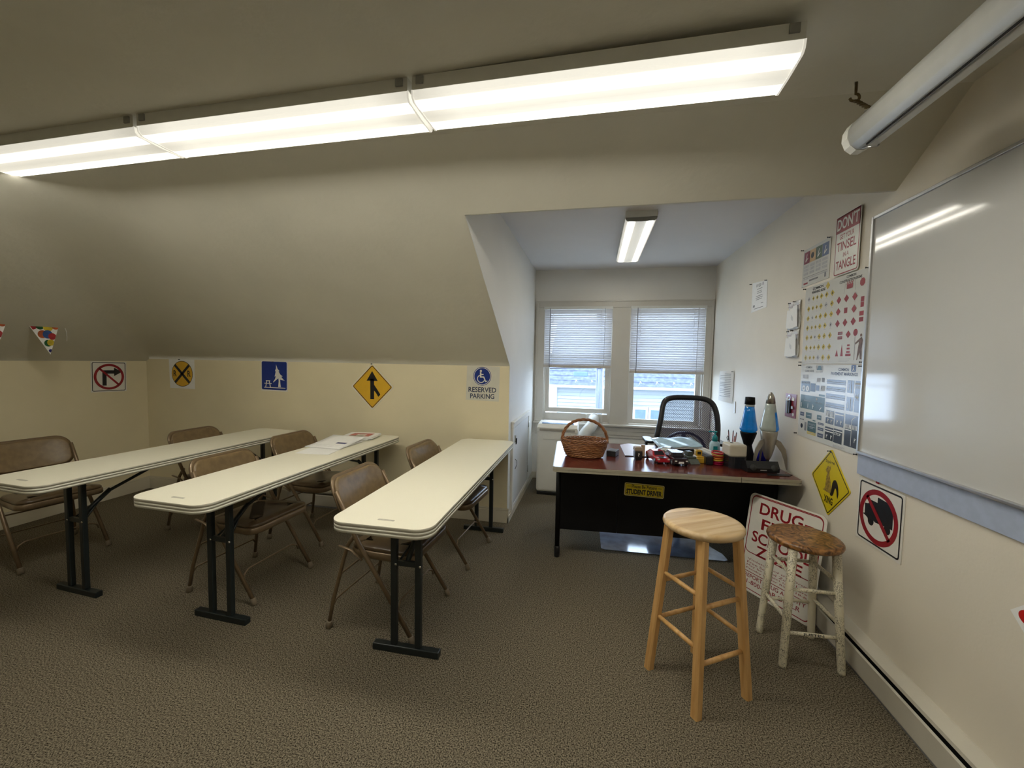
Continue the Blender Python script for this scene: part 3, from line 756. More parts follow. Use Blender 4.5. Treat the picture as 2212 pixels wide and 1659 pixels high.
# ------------------------------------------------------------------ stools
def stool(label, loc, rz, zs, rs, fs_half, top_half, seat_m, leg_m, square, rungs, legw, rung_r, tilt=0.0):
    t = thing('wooden_stool', label, 'stool', loc, rz)
    th = 0.034
    G().lathe([(0.0, zs - th), (rs - 0.016, zs - th), (rs - 0.004, zs - th + 0.007), (rs, zs - th + 0.017), (rs - 0.002, zs - 0.008), (rs - 0.009, zs - 0.001), (rs - 0.02, zs), (0.0, zs)], seat_m, 64).build('seat', t)
    cs = [(-1, -1), (1, -1), (1, 1), (-1, 1)]
    def P(k, z, out=0.0):
        f_ = z / (zs - th); h_ = fs_half + (top_half - fs_half) * f_
        return Vector((cs[k][0] * h_, cs[k][1] * h_, z))
    for k in range(4):
        a, b = P(k, 0), P(k, zs - th + 0.002)
        g = G()
        if square:
            w = legw / 2; ch = 0.006
            o = [(w - ch, -w), (w, -w + ch), (w, w - ch), (w - ch, w), (-w + ch, w), (-w, w - ch), (-w, -w + ch), (-w + ch, -w)]
            n = 8; g.add([(a.x + x, a.y + y, 0) for x, y in o] + [(b.x + x, b.y + y, b.z) for x, y in o], [list(range(n))[::-1], list(range(n, 2 * n))] + [[i, (i + 1) % n, n + (i + 1) % n, n + i] for i in range(n)], leg_m)
        else:
            v = (b - a); p0 = a
            g.tube([a, a + v * 0.02, a + v * 0.5, b], [legw * 0.42, legw * 0.46, legw * 0.5, legw * 0.52], leg_m, 16)
        g.build('leg', t)
    for (k, z, z2) in rungs:
        a, b = P(k, z), P((k + 1) % 4, z2)
        dd = (b - a).normalized()
        g = G(); g.tube([a + dd * legw * 0.3, a + (b - a) * 0.5, b - dd * legw * 0.3], [rung_r * 0.85, rung_r, rung_r * 0.85], leg_m, 12)
        if not square and k == 0 and z < 0.3:
            m_ = a + (b - a) * 0.5
            ex = dd; ez = Vector((0, -1, 0.45)); ez = (ez - ex * ez.dot(ex)).normalized(); ey = ez.cross(ex)
            M_ = Matrix(((ex.x, ey.x, ez.x, m_.x), (ex.y, ey.y, ez.y, m_.y), (ex.z, ey.z, ez.z, m_.z), (0, 0, 0, 1)))
            g.text('JUSTIN', -0.045, -0.007, 0.09, 0.013, rung_r * 1.02, M_ink, M_, bold=0.02)
        g.build('rung', t)
    return t
# legs order in local frame: 0 = (-,-), 1 = (+,-), 2 = (+,+), 3 = (-,+)
stool('tall natural wood bar stool with a round pale plank seat and square legs', (0.488, 1.858, 0), R(32.5), 0.738, 0.165, 0.141, 0.095, M_oak, M_oakleg, True,
      [(0, 0.43, 0.43), (0, 0.205, 0.205), (1, 0.47, 0.47), (1, 0.27, 0.27), (2, 0.43, 0.43), (2, 0.25, 0.25), (3, 0.475, 0.475), (3, 0.265, 0.265)], 0.036, 0.0105)
stool('shorter stool with a worn brown seat and scribbled white legs beside the drug-free sign', (1.035, 2.175, 0), R(2), 0.592, 0.158, 0.125, 0.092, M_mix, M_scrib, False,
      [(0, 0.37, 0.37), (0, 0.165, 0.165), (1, 0.42, 0.42), (1, 0.225, 0.225), (2, 0.42, 0.42), (2, 0.20, 0.20), (3, 0.44, 0.44), (3, 0.225, 0.225)], 0.036, 0.0095)

# ------------------------------------------------------------------ signs
def sign_base(g, out, th, m_face=M_signw):
    g.prism(out, 0.0005, th, m_face); return th + 0.0005
def black_border(g, w, h, r, margin, bw, z, m=M_ink):
    g.ring(rr(w - 2 * margin, h - 2 * margin, r), rr(w - 2 * margin - 2 * bw, h - 2 * margin - 2 * bw, max(r - bw, 0.002)), z, m)
def prohibition(g, r, w, z, cx=0, cy=0, flip=False):
    g.ring(circ(r, cx, cy, 48), circ(r - w, cx, cy, 48), z + 0.0006, M_red)
    c = (r - w * 0.6) * 0.7071
    a = bar(cx - c, cy + c, cx + c, cy - c, w * 0.82)
    g.flat(a, z + 0.0006, M_red)

# no right turn (left wall)
g = G(); z = sign_base(g, rect(-.147, .147, -.147, .147), 0.003)
black_border(g, 0.294, 0.294, 0.014, 0.009, 0.006, z)
g.flat(rect(-0.056, -0.022, -0.085, 0.03), z, M_ink); g.flat(rect(-0.056, 0.045, 0.03, 0.062), z, M_ink)
g.flat([(0.04, 0.005), (0.108, 0.047), (0.04, 0.088)], z, M_ink)
prohibition(g, 0.125, 0.022, z, 0, 0)
tag(g.build('traffic_sign', M=on_left(3.048, 1.196, XL, R(-1.2))), 'square no-right-turn sign on the left wall below the bunting', 'sign')
# railroad crossing paper
g = G(); z = sign_base(g, [(-.157, -.152), (.155, -.156), (.155, .152), (-.165, .15)], 0.0015, M_paper)
g.flat(circ(0.132, 0.0, -0.003), z, M_ink); g.flat(circ(0.127, 0, -0.003), z + .0004, M_yel)
for s_ in (1, -1): g.flat(bar(-0.089 * s_, -0.092, 0.089 * s_, 0.086, 0.027), z + 0.0008, M_ink)
g.text('R', -0.108, -0.031, 0.04, 0.062, z + 0.0008, M_ink, bold=0.02); g.text('R', 0.066, -0.031, 0.04, 0.062, z + 0.0008, M_ink, bold=0.02)
tag(g.build('paper_sign', M=on_front(-4.142, 1.229)), 'yellow railroad crossing disc printed on a white sheet on the front wall', 'sign')
# picnic area
g = G(); z = sign_base(g, rr(0.30, 0.295, 0.006), 0.003)
g.flat(rr(0.282, 0.275, 0.014, -0.001, 0.003), z, M_blue)
tree = [(0.044, -0.105), (0.050, -0.05), (0.047, -0.02), (0.025, -0.035), (-0.01, -0.063), (-0.012, -0.055), (0.008, -0.03), (0.018, 0.0), (0.004, -0.005), (0.012, 0.025), (0.018, 0.048), (0.008, 0.048), (0.02, 0.075), (0.02, 0.115),
        (0.038, 0.072), (0.06, 0.05), (0.048, 0.048), (0.068, 0.018), (0.095, 0.0), (0.078, -0.003), (0.10, -0.028), (0.118, -0.04), (0.075, -0.035), (0.066, -0.03), (0.068, -0.07), (0.074, -0.105)]
g.flat(tree, z + 0.0005, M_signw)
g.flat(rect(-0.115, 0.125, -0.117, -0.110), z + 0.0005, M_signw)
g.flat(rect(-0.095, -0.045, -0.052, -0.044), z + 0.0005, M_signw); g.flat(rect(-0.112, -0.03, -0.078, -0.070), z + 0.0005, M_signw)
g.flat(bar(-0.083, -0.048, -0.098, -0.113, 0.010), z + 0.0009, M_signw); g.flat(bar(-0.057, -0.048, -0.042, -0.113, 0.010), z + 0.0009, M_signw)
tag(g.build('traffic_sign', M=on_front(-3.044, 1.230, YF, R(-0.8))), 'blue picnic area sign with a white tree on the front wall', 'sign')
# merge
g = G(); z = sign_base(g, rot2(rr(0.305, 0.305, 0.012), PI / 4), 0.003)
g.flat(rot2(rr(0.287, 0.287, 0.014), PI / 4), z, M_yel)
g.ring(rot2(rr(0.280, 0.280, 0.014), PI / 4), rot2(rr(0.268, 0.268, 0.010), PI / 4), z + 0.0004, M_ink)
g.flat(rect(-0.019, 0.019, -0.115, 0.075), z + 0.0008, M_ink); g.flat([(-0.056, 0.055), (0.056, 0.055), (0.0, 0.145)], z + 0.0008, M_ink)
g.add([(0.019, 0.02, z + .0008), (0.019, -0.035, z + .0008), (0.034, -0.05, z + .0008), (0.062, -0.092, z + .0008), (0.083, -0.07, z + .0008), (0.052, -0.025, z + .0008), (0.03, 0.005, z + .0008)], [[0, 1, 2, 3, 4, 5, 6]], M_ink)
tag(g.build('traffic_sign', M=on_front(-1.998, 1.158)), 'yellow diamond merging-traffic sign on the front wall', 'sign')
# reserved parking
g = G(); z = sign_base(g, [(-.153, -.148), (.147, -.154), (.152, .148), (-.143, .154)], 0.0015, mat('thin_paper', (0.63, 0.61, 0.52), 0.5, var=0.02))
g.flat(circ(0.081, -0.005, 0.062), z, M_blue); g.ring(circ(0.076, -0.005, 0.062), circ(0.071, -0.005, 0.062), z + .0005, M_signw)
cx, cy = -0.005, 0.062; zz = z + .0009
g.flat(circ(0.010, cx - 0.012, cy + 0.046, 16), zz, M_signw)
g.flat(rect(cx - 0.021, cx - 0.007, cy - 0.008, cy + 0.034), zz, M_signw); g.flat(rect(cx - 0.02, cx + 0.018, cy - 0.012, cy - 0.001), zz, M_signw); g.flat(rect(cx - 0.02, cx + 0.012, cy + 0.012, cy + 0.020), zz, M_signw)
g.flat(bar(cx + 0.014, cy - 0.006, cx + 0.032, cy - 0.046, 0.010), zz + .0002, M_signw); g.flat(bar(cx + 0.028, cy - 0.047, cx + 0.047, cy - 0.040, 0.008), zz + .0004, M_signw)
o1 = [(cx - 0.010 + 0.036 * math.cos(a), cy - 0.022 + 0.036 * math.sin(a)) for a in [R(110 + i * 12) for i in range(20)]]
o2 = [(cx - 0.010 + 0.029 * math.cos(a), cy - 0.022 + 0.029 * math.sin(a)) for a in [R(110 + i * 12) for i in range(20)]]
g.add([(x, y, zz) for x, y in o1] + [(x, y, zz) for x, y in o2], [[i, i + 1, 20 + i + 1, 20 + i] for i in range(19)], M_signw)
g.text('RESERVED', -0.128, -0.078, 0.25, 0.044, z, M_nblue, bold=0.015); g.text('PARKING', -0.112, -0.134, 0.218, 0.044, z, M_nblue, bold=0.015)
tag(g.build('parking_sign', M=on_front(-0.943, 1.219)), 'white RESERVED PARKING sheet with blue wheelchair symbol at the wall corner', 'sign')

# no trucks (right wall)
g = G(); z = sign_base(g, rect(-.147, .147, -.147, .147), 0.004)
black_border(g, 0.294, 0.294, 0.016, 0.010, 0.0075, z)
truck = [(-0.108, 0.002), (-0.092, 0.008), (-0.095, 0.055), (-0.072, 0.06), (-0.055, 0.082), (-0.012, 0.082), (-0.012, 0.108), (0.088, 0.100), (0.088, -0.005), (0.062, -0.005), (0.055, -0.005),
         (-0.018, -0.012), (-0.03, -0.008), (-0.038, -0.03), (-0.06, -0.03), (-0.072, -0.008), (-0.09, -0.002)]
g.flat([(x, y - 0.02) for x, y in truck], z, M_ink)
for cx_ in (-0.048, 0.058): g.flat(circ(0.020, cx_, -0.036, 20), z + .0002, M_ink)
prohibition(g, 0.125, 0.024, z, -0.004, -0.004)
tag(g.build('traffic_sign', M=on_right(2.078, 0.744)), 'square no-trucks sign on the right wall under the whiteboard rail', 'sign')
# squirrel crossing
g = G(); z = sign_base(g, rot2(rr(0.262, 0.262, 0.012), PI / 4), 0.004, M_yel2)
g.ring(rot2(rr(0.248, 0.248, 0.010), PI / 4), rot2(rr(0.238, 0.238, 0.008), PI / 4), z, M_ink)
g.text('Squirrel', -0.045, 0.098, 0.085, 0.022, z, M_ink, bold=0.01, rot=R(1))
M_fur = mat('print_squirrel', (0.20, 0.13, 0.03), 0.5, col2=(0.45, 0.31, 0.05), vscale=90)
body = [(-0.062, -0.055), (-0.03, -0.058), (0.012, -0.058), (0.022, -0.04), (0.018, -0.015), (0.008, 0.015), (-0.004, 0.04), (-0.004, 0.058), (0.004, 0.07), (0.002, 0.09), (-0.006, 0.083), (-0.016, 0.088), (-0.03, 0.08), (-0.040, 0.062), (-0.036, 0.052), (-0.024, 0.045), (-0.032, 0.025), (-0.034, 0.0), (-0.036, -0.03), (-0.045, -0.048)]
g.flat(body, z, M_fur)
tail = [(0.010, -0.062), (0.020, -0.045), (0.024, -0.02), (0.028, 0.005), (0.040, 0.024), (0.058, 0.028), (0.074, 0.014), (0.084, -0.01), (0.088, -0.04), (0.082, -0.066), (0.074, -0.055), (0.071, -0.035), (0.064, -0.018), (0.056, -0.016), (0.050, -0.028), (0.044, -0.048), (0.034, -0.064), (0.020, -0.068)]
g.flat(tail, z + .0003, mat('print_tail', (0.02, 0.014, 0.008), 0.5, var=0.3, vscale=90))
g.flat(circ(0.0035, -0.022, 0.07, 10), z + .0005, M_ink)
g.text('XING', -0.042, -0.118, 0.082, 0.040, z, M_ink, bold=0.03)
tag(g.build('traffic_sign', M=on_right(2.470, 0.788)), 'yellow diamond squirrel crossing sign on the right wall beside the desk', 'sign')
# tinsel sign
g = G(); w_, h_ = 0.212, 0.318
out = rr(w_, h_, 0.014); g.prism(out, 0.008, 0.0105, M_signw); z = 0.011
g.flat(rect(-w_ / 2 + .004, w_ / 2 - .004, 0.068, h_ / 2 - 0.004), z, M_red)
g.ring(rr(w_ - 0.010, h_ - 0.010, 0.012), rr(w_ - 0.020, h_ - 0.020, 0.009), z, M_red)
g.text("DON'T", -0.092, 0.082, 0.184, 0.062, z + .0005, M_signw, bold=0.02)
g.text('GET YOUR', -0.064, 0.031, 0.122, 0.026, z, M_red, bold=0.01)
g.text('TINSEL', -0.085, -0.030, 0.165, 0.048, z, M_red, bold=0.015)
g.text('IN A', -0.026, -0.066, 0.048, 0.023, z, M_red, bold=0.01)
g.text('TANGLE', -0.086, -0.128, 0.168, 0.048, z, M_red, bold=0.015)
g.box(-0.01, 0.01, 0.05, 0.09, 0.0, 0.008, M_dark)
tag(g.build('novelty_sign', M=on_right(2.440, 2.066)), "red and white metal sign reading DON'T GET YOUR TINSEL IN A TANGLE", 'sign')
# laminated notice
g = G(); z = 0.004
g.prism([(-0.150, -0.118), (0.153, -0.115), (0.153, 0.115), (-0.143, 0.113)], 0.001, 0.003, M_poster)
cols = [(0.22, 0.015, 0.05), (0.55, 0.35, 0.16), (0.04, 0.09, 0.045), (0.03, 0.08, 0.22)]
for i, c_ in enumerate(cols):
    x0 = -0.134 + i * 0.069
    m_ = mat('notice_panel_%d' % i, c_, 0.3, var=0.1, vscale=30)
    g.flat(rect(x0, x0 + 0.066, 0.022, 0.095), z, m_)
    if i in (0, 2, 3): g.flat(bar(x0 + 0.02, 0.035, x0 + 0.035, 0.08, 0.006), z + .0004, M_signw); g.flat(bar(x0 + 0.02, 0.035, x0 + 0.048, 0.055, 0.006), z + .0006, M_signw)
    else: g.flat(circ(0.018, x0 + 0.03, 0.06, 16), z + .0004, M_ink)
for i in range(4):
    for k in range(3):
        x0 = -0.13 + i * 0.069; g.flat(rect(x0, x0 + 0.055, -0.004 - k * 0.022, 0.012 - k * 0.022), z, M_lgrey)
g.flat(rect(-0.13, 0.135, -0.064, -0.061), z, M_grey); g.flat(rect(-0.13, 0.14, -0.076, -0.068), z, M_lgrey)
g.flat(rect(-0.06, 0.04, -0.094, -0.084), z, M_grey); g.flat(rect(-0.125, -0.075, -0.105, -0.095), z, M_pred)
g.flat(rect(0.11, 0.02 + 0.10, -0.10, -0.075), z, M_nblue)
tag(g.build('laminated_notice', M=on_right(2.757, 2.033)), 'laminated notice with red, tan, green and blue panels on the right wall', 'notice')

# poster of warning and construction signs
def UV(g, w, h):
    def q(u, v): return (u * w, v * h)
    return q
g = G(); PW, PH = 0.600, 0.465; z = 0.0045
g.prism([(0, 0), (PW, 0), (PW, PH), (0, PH)], 0.0015, 0.004, M_poster)
cu_ = [0.078, 0.160, 0.230, 0.306, 0.393, 0.488]; rv = [0.84, 0.715, 0.59, 0.465, 0.338, 0.205, 0.075]
M_dy = mat('print_yellow', (0.55, 0.42, 0.06), 0.4, var=0.1, vscale=60)
for r_, v in enumerate(rv):
    for c_, u in enumerate(cu_):
        x, y = u * PW, v * PH; s_ = 0.013 if c_ in (0, 3, 4, 5) else 0.010
        g.flat(rot2(rect(x - s_, x + s_, y - s_, y + s_), PI / 4, x, y), z, M_dy if (r_ * 3 + c_) % 7 else M_lgrey)
        g.flat(rot2(rect(x - .003, x + .003, y - .006, y + .006), random.uniform(-1, 1), x, y), z + .0004, M_ink)
        g.flat(rect(x - 0.010, x + 0.010, y - 0.0235, y - 0.0215), z, M_lgrey)
g.text('COMMON', 0.138 * PW, 0.945 * PH, 0.19 * PW, 0.028 * PH + .003, z, M_ink, bold=0.03)
g.text('WARNING SIGNS', 0.125 * PW, 0.90 * PH, 0.24 * PW, 0.03 * PH + .002, z, M_ink, bold=0.03)
g.flat(rot2(rect(.405 * PW - .015, .405 * PW + .015, .945 * PH - .015, .945 * PH + .015), PI / 4, .405 * PW, .945 * PH), z, M_dy)
g.text('COMMON', 0.69 * PW, 0.958 * PH, 0.13 * PW, 0.03 * PH, z, M_ink, bold=0.03)
g.text('CONSTRUCTION SIGNS', 0.59 * PW, 0.915 * PH, 0.31 * PW, 0.03 * PH, z, M_ink, bold=0.03)
for v in (0.731, 0.598, 0.462):
    for k, u in enumerate((0.596, 0.706, 0.820)):
        x, y = u * PW, v * PH
        if v == 0.598 and k == 1: g.flat(rect(x - .014, x + .014, y - .014, y + .014), z, M_pred)
        else: g.flat(rot2(rect(x - .0148, x + .0148, y - .0148, y + .0148), PI / 4, x, y), z, M_pred)
for v in (0.684, 0.627): g.flat(rect(.903 * PW, .946 * PW, (v - .027) * PH, (v + .027) * PH), z, M_pred)
for v in (0.534, 0.470): g.flat(rect(.895 * PW, .950 * PW, (v - .024) * PH, (v + .024) * PH), z, M_pred)
g.flat(circ(0.021, .911 * PW, .866 * PH, 8, PI / 8), z, M_pred)
g.flat(rect(.70 * PW, .785 * PW, .835 * PH, .885 * PH), z, M_pred)
for k in range(4): g.flat(bar((.70 + k * .024) * PW, .885 * PH, (.715 + k * .024) * PW, .915 * PH, 0.006), z + .0003, M_pred)
g.flat(bar(.665 * PW, .79 * PH, .68 * PW, .90 * PH, .002), z, M_grey); g.flat(bar(.82 * PW, .80 * PH, .812 * PW, .92 * PH, .002), z, M_grey)
for v in (0.347, 0.295): g.flat(rect(.612 * PW, .680 * PW, (v - .017) * PH, (v + .017) * PH), z, M_pred); g.flat(rect(.622 * PW, .670 * PW, (v - .006) * PH, (v + .006) * PH), z + .0003, M_grey)
g.flat(rot2(rect(.763 * PW - .0145, .763 * PW + .0145, .325 * PH - .0145, .325 * PH + .0145), PI / 4, .763 * PW, .325 * PH), z, M_pred)
g.flat(circ(0.0175, .861 * PW, .338 * PH, 20), z, M_pred); g.flat(rect(.857 * PW, .862 * PW, .04 * PH, .30 * PH), z, M_grey)
M_wk = mat('print_worker', (0.16, 0.10, 0.08), 0.5, var=0.2, vscale=60)
wk = [(.895, .04), (.905, .04), (.93, .12), (.938, .05), (.962, .045), (.955, .16), (.965, .25), (.945, .285), (.915, .265), (.865, .225), (.868, .205), (.915, .235), (.905, .15)]
g.flat([(u * PW, v * PH) for u, v in wk], z, M_wk); g.flat(circ(0.008, .937 * PW, .303 * PH, 14), z, M_wk)
g.flat([(.590 * PW, .085 * PH), (.635 * PW, .085 * PH), (.612 * PW, .165 * PH)], z, M_pred)
g.flat([(.668 * PW, .085 * PH), (.705 * PW, .085 * PH), (.682 * PW, .222 * PH)], z, M_pred)
g.flat(rect(.740 * PW, .815 * PW, .085 * PH, .110 * PH), z, M_pred)
for k in range(3): g.flat(rect((.752 + k * .003) * PW, (.80 - k * .003) * PW, (.12 + k * .037) * PH, (.14 + k * .037) * PH), z, M_pred)
for k in range(3): g.flat(rect(.646 * PW, (.818 - k * .02) * PW, (.050 - k * .014) * PH, (.055 - k * .014) * PH), z, M_lgrey)
tag(g.build('road_sign_poster', M=on_right(2.847, 1.436)), 'glossy wall poster of small yellow warning signs and red construction signs', 'poster')

# poster of guide signs and pavement markings
g = G(); PW, PH = 0.602, 0.446
g.prism([(0, 0), (PW, 0), (PW, PH), (0, PH)], 0.0015, 0.004, M_poster)
def rc(u0, v0, u1, v1, m, dz=0): g.flat(rect(u0 * PW, u1 * PW, v0 * PH, v1 * PH), z + dz, m)
g.text('COMMON', .095 * PW, .945 * PH, .12 * PW, .03 * PH, z, M_grey, bold=.03); g.text('GUIDE SIGNS', .082 * PW, .895 * PH, .17 * PW, .032 * PH, z, M_grey, bold=.03)
rc(.285, .925, .405, .985, M_lgrey); g.flat([(.30 * PW, .925 * PH), (.39 * PW, .925 * PH), (.365 * PW, .985 * PH), (.325 * PW, .985 * PH)], z + .0003, M_green)
g.text('NEXT EXIT', .285 * PW, .895 * PH, .12 * PW, .02 * PH, z, M_grey)
g.text('COMMON', .652 * PW, .925 * PH, .152 * PW, .035 * PH, z, M_nblue, bold=.03); g.text('PAVEMENT MARKINGS', .543 * PW, .872 * PH, .38 * PW, .038 * PH, z, M_nblue, bold=.03)
g.flat(rr(.064 * PW, .076 * PH, .005, .864 * PW, .960 * PH), z, mat('print_blue', (0.03, 0.07, 0.2), 0.3, var=0.05))
g.flat(circ(.004, .864 * PW, .98 * PH, 10), z + .0004, M_signw); g.flat(bar(.864 * PW, .968 * PH, .864 * PW, .95 * PH, .007), z + .0004, M_signw)
g.flat(bar(.862 * PW, .952 * PH, .852 * PW, .932 * PH, .004), z + .0006, M_signw); g.flat(bar(.866 * PW, .952 * PH, .876 * PW, .932 * PH, .004), z + .0006, M_signw)
M_road = mat('print_road', (0.035, 0.045, 0.085), 0.22, var=0.15, vscale=12)
M_roadk = mat('print_road_black', (0.006, 0.006, 0.012), 0.22, var=0.15, vscale=12)
for (v1, v0) in ((.817, .76), (.733, .676), (.642, .578), (.532, .468)):
    rc(.485, v0, .771, v1, M_road); rc(.485, (v0 + v1) / 2 - .003, .771, (v0 + v1) / 2 + .002, M_lgrey, .0004); rc(.485, v0 + .006, .771, v0 + .010, M_lgrey, .0004)
rc(.796, .677, .886, .823, M_road); rc(.796, .473, .887, .633, M_road); rc(.900, .471, .966, .822, M_road)
for a in (.677, .473): rc(.85, a, .856, a + .146, M_lgrey, .0004); rc(.815, a + .03, .821, a + .10, M_signw, .0004)
rc(.90, .78, .966, .80, M_lgrey, .0004)
for k in range(6): rc(.903 + k * .011, .735, .907 + k * .011, .765, M_signw, .0004)
for s_ in (1, -1): g.flat(bar((.933 - .02 * s_) * PW, .60 * PH, (.933 + .02 * s_) * PW, .68 * PH, .003), z + .0006, M_signw)
g.text('R R', .912 * PW, .63 * PH, .045 * PW, .02 * PH, z + .0008, M_dy)
rc(.502, .267, .629, .435, M_roadk); rc(.643, .265, .775, .433, M_road); rc(.503, .067, .635, .228, M_roadk); rc(.634 + .008, .062, .767, .231, M_roadk); rc(.795, .068, .985, .434, M_roadk); rc(.795, .30, .985, .434, M_road, .0002)
for k in range(6): rc(.510 + k * .020, .355, .521 + k * .020, .425, M_signw, .0004)
for (u0, u1, v) in ((.502, .629, .345), (.643, .775, .40), (.503, .635, .195), (.503, .635, .165), (.642, .767, .20)): rc(u0, v, u1, v + .012, M_signw, .0005)
for (u, v) in ((.535, .28), (.59, .28), (.68, .29), (.735, .29), (.53, .085), (.60, .085), (.935, .13)):
    g.flat(bar(u * PW, v * PH, u * PW, (v + .05) * PH, .004), z + .0006, M_signw); g.flat(bar(u * PW, (v + .02) * PH, (u + .018) * PW, (v + .045) * PH, .004), z + .0007, M_signw)
g.text('STOP', .652 * PW, .155 * PH, .095 * PW, .032 * PH, z + .0006, M_signw, bold=.01)
for k in range(5): rc(.80 + k * .018, .27, .810 + k * .018, .32, M_signw, .0006)
for k in range(5): rc(.90 + k * .017, .27, .909 + k * .017, .32, M_signw, .0006)
rc(.795, .25, .885, .262, M_signw, .0006); rc(.886, .08, .892, .38, M_signw, .0006); g.flat(bar(.889 * PW, .375 * PH, .93 * PW, .42 * PH, .004), z + .0007, M_signw)
rc(.795, .434, .990, .437, M_signw)
rc(.022, .624, .193, .768, mat('print_teal', (0.03, 0.06, 0.09), 0.3, var=0.1)); g.flat(circ(.018, .075 * PW, .67 * PH, 16), z + .0005, M_signw); g.flat(circ(.018, .148 * PW, .67 * PH, 16), z + .0005, M_signw)
g.text('40', .055 * PW, .652 * PH, .04 * PW, .035 * PH, z + .0009, M_ink); g.text('8', .142 * PW, .652 * PH, .014 * PW, .035 * PH, z + .0009, M_ink); g.text('JUNCTION', .035 * PW, .73 * PH, .145 * PW, .028 * PH, z + .0005, M_lgrey)
rc(.025, .392, .470, .579, M_green); rc(.363, .591, .465, .615, M_green); rc(.202, .638, .294, .747, mat('print_slate', (0.12, 0.17, 0.26), 0.4, var=0.1))
for u in (.045, .17, .26): rc(u, .41, u + .009, .47, M_signw, .0005)
g.flat(bar(.26 * PW, .43 * PH, .29 * PW, .455 * PH, .004), z + .0007, M_signw); g.flat(bar(.39 * PW, .41 * PH, .42 * PW, .45 * PH, .005), z + .0007, M_signw)
g.flat(circ(.008, .33 * PW, .545 * PH, 14), z + .0005, M_lgrey); g.text('Downtown', .10 * PW, .495 * PH, .12 * PW, .02 * PH, z + .0005, M_lgrey); g.text('Thru Traffic', .30 * PW, .49 * PH, .13 * PW, .02 * PH, z + .0005, M_lgrey)
for (u0, v0, u1, v1, m_) in ((.032, .285, .111, .338, M_nblue), (.146, .27, .255, .347, M_green), (.353, .286, .431, .346, M_green), (.033, .229, .11, .243, M_ink), (.131, .093, .17, .21, M_grey), (.188, .10, .347, .235, M_green),
                             (.188, .062, .347, .098, M_dy), (.28, .249, .331, .266, M_green), (.375, .226, .475, .253, M_nblue), (.377, .153, .475, .193, M_nblue), (.378, .063, .475, .118, M_nblue), (.041, .805, .10, .858, M_lgrey), (.108, .808, .152, .861, M_lgrey), (.312, .772, .376, .825, M_lgrey), (.40, .777, .446, .83, M_grey), (.303, .658, .364, .728, M_nblue), (.385, .663, .459, .73, M_lgrey)):
    rc(u0, v0, u1, v1, m_)
    if u1 - u0 > .07 and m_ is not M_lgrey: rc(u0 + .012, (v0 + v1) / 2 - .003, u1 - .012, (v0 + v1) / 2 + .003, M_lgrey, .0004)
g.flat(circ(.014, .075 * PW, .147 * PH, 20), z, M_ink)
g.text('COUNTY', .20 * PW, .185 * PH, .13 * PW, .025 * PH, z + .0005, M_lgrey); g.text('ROAD', .235 * PW, .14 * PH, .06 * PW, .025 * PH, z + .0005, M_lgrey)
g.text('P', .395 * PW, .675 * PH, .02 * PW, .04 * PH, z + .0005, M_ink)
for k in range(3): rc(.641, .030 - k * .010, .81 - k * .02, .0335 - k * .010, M_grey)
tag(g.build('road_sign_poster', M=on_right(2.846, 0.985)), 'glossy wall poster of guide signs and pavement markings below the warning-sign poster', 'poster')

# papers
def sheet_lines(g, w, h, z, rows, m=M_grey, x0=0.12):
    for (u0, u1, v, t_) in rows: g.flat(rect(-w / 2 + u0 * w, -w / 2 + u1 * w, -h / 2 + v * h, -h / 2 + (v + t_) * h), z, m)
g = G(); g.prism([(-.150, -.118), (.158, -.108), (.152, .098), (-.150, .128)], 0.001, 0.002, M_paper)
sheet_lines(g, .3, .23, .0025, [(.3, .35, .84, .1), (.42, .62, .90, .02), (.42, .62, .86, .02), (.44, .60, .82, .02), (.7, .75, .83, .1), (.35, .7, .74, .02), (.38, .66, .66, .02), (.36, .68, .60, .02), (.3, .72, .50, .02), (.28, .74, .44, .02), (.3, .7, .38, .02), (.65, .8, .22, .02), (.12, .24, .15, .08), (.2, .8, .08, .02)])
tag(g.build('paper_notice', M=on_right(3.59, 1.975)), 'white certificate-like sheet pinned on the right wall deep in the alcove', 'paper')
# curled papers hanging near the window
A_ = Vector((1.281, 4.08)); B_ = Vector((1.218, 4.288))
g = G(); n = 8; cols_ = []
for i in range(n + 1):
    f_ = i / n; p = A_.lerp(B_, f_); off = 0.012 * math.sin(PI * f_); p = p + Vector((-0.95, -0.3)) * off; cols_.append(p)
for lay_ in range(2):
    vs_ = []
    for i, p in enumerate(cols_):
        for zz in (1.365 - 0.01 * i / n, 1.07 + 0.012 * (i / n)): vs_.append((p.x - 0.003 * lay_, p.y - 0.004 * lay_, zz - 0.012 * lay_))
    g.add(vs_, [[2 * i, 2 * i + 1, 2 * i + 3, 2 * i + 2] for i in range(n)], M_paper, None, True)
d2 = (B_ - A_)
for k in range(14):
    zz = 1.33 - k * 0.0165; u0, u1 = (0.12, 0.85) if k % 4 else (0.1, 0.55)
    seg = [cols_[max(0, min(n, int(round(u * n))))] for u in (u0, (u0 + u1) / 2, u1)]
    g.add([(p.x - 0.0062, p.y - 0.007, zz + dz) for p in seg for dz in (0, 0.004)], [[0, 1, 3, 2], [2, 3, 5, 4]], M_grey)
tag(g.build('paper_sheaf', M=Matrix.Identity(4)), 'curling typed papers pinned beside the right alcove window', 'paper')
g = G(); g.prism([(-0.02, -0.055), (0.022, -0.05), (0.014, 0.055), (-0.012, 0.06)], 0.004, 0.006, M_paper)
tag(g.build('paper_tag', M=on_right(4.02, 1.03)), 'small white tag hanging under the curling papers by the window', 'tag')

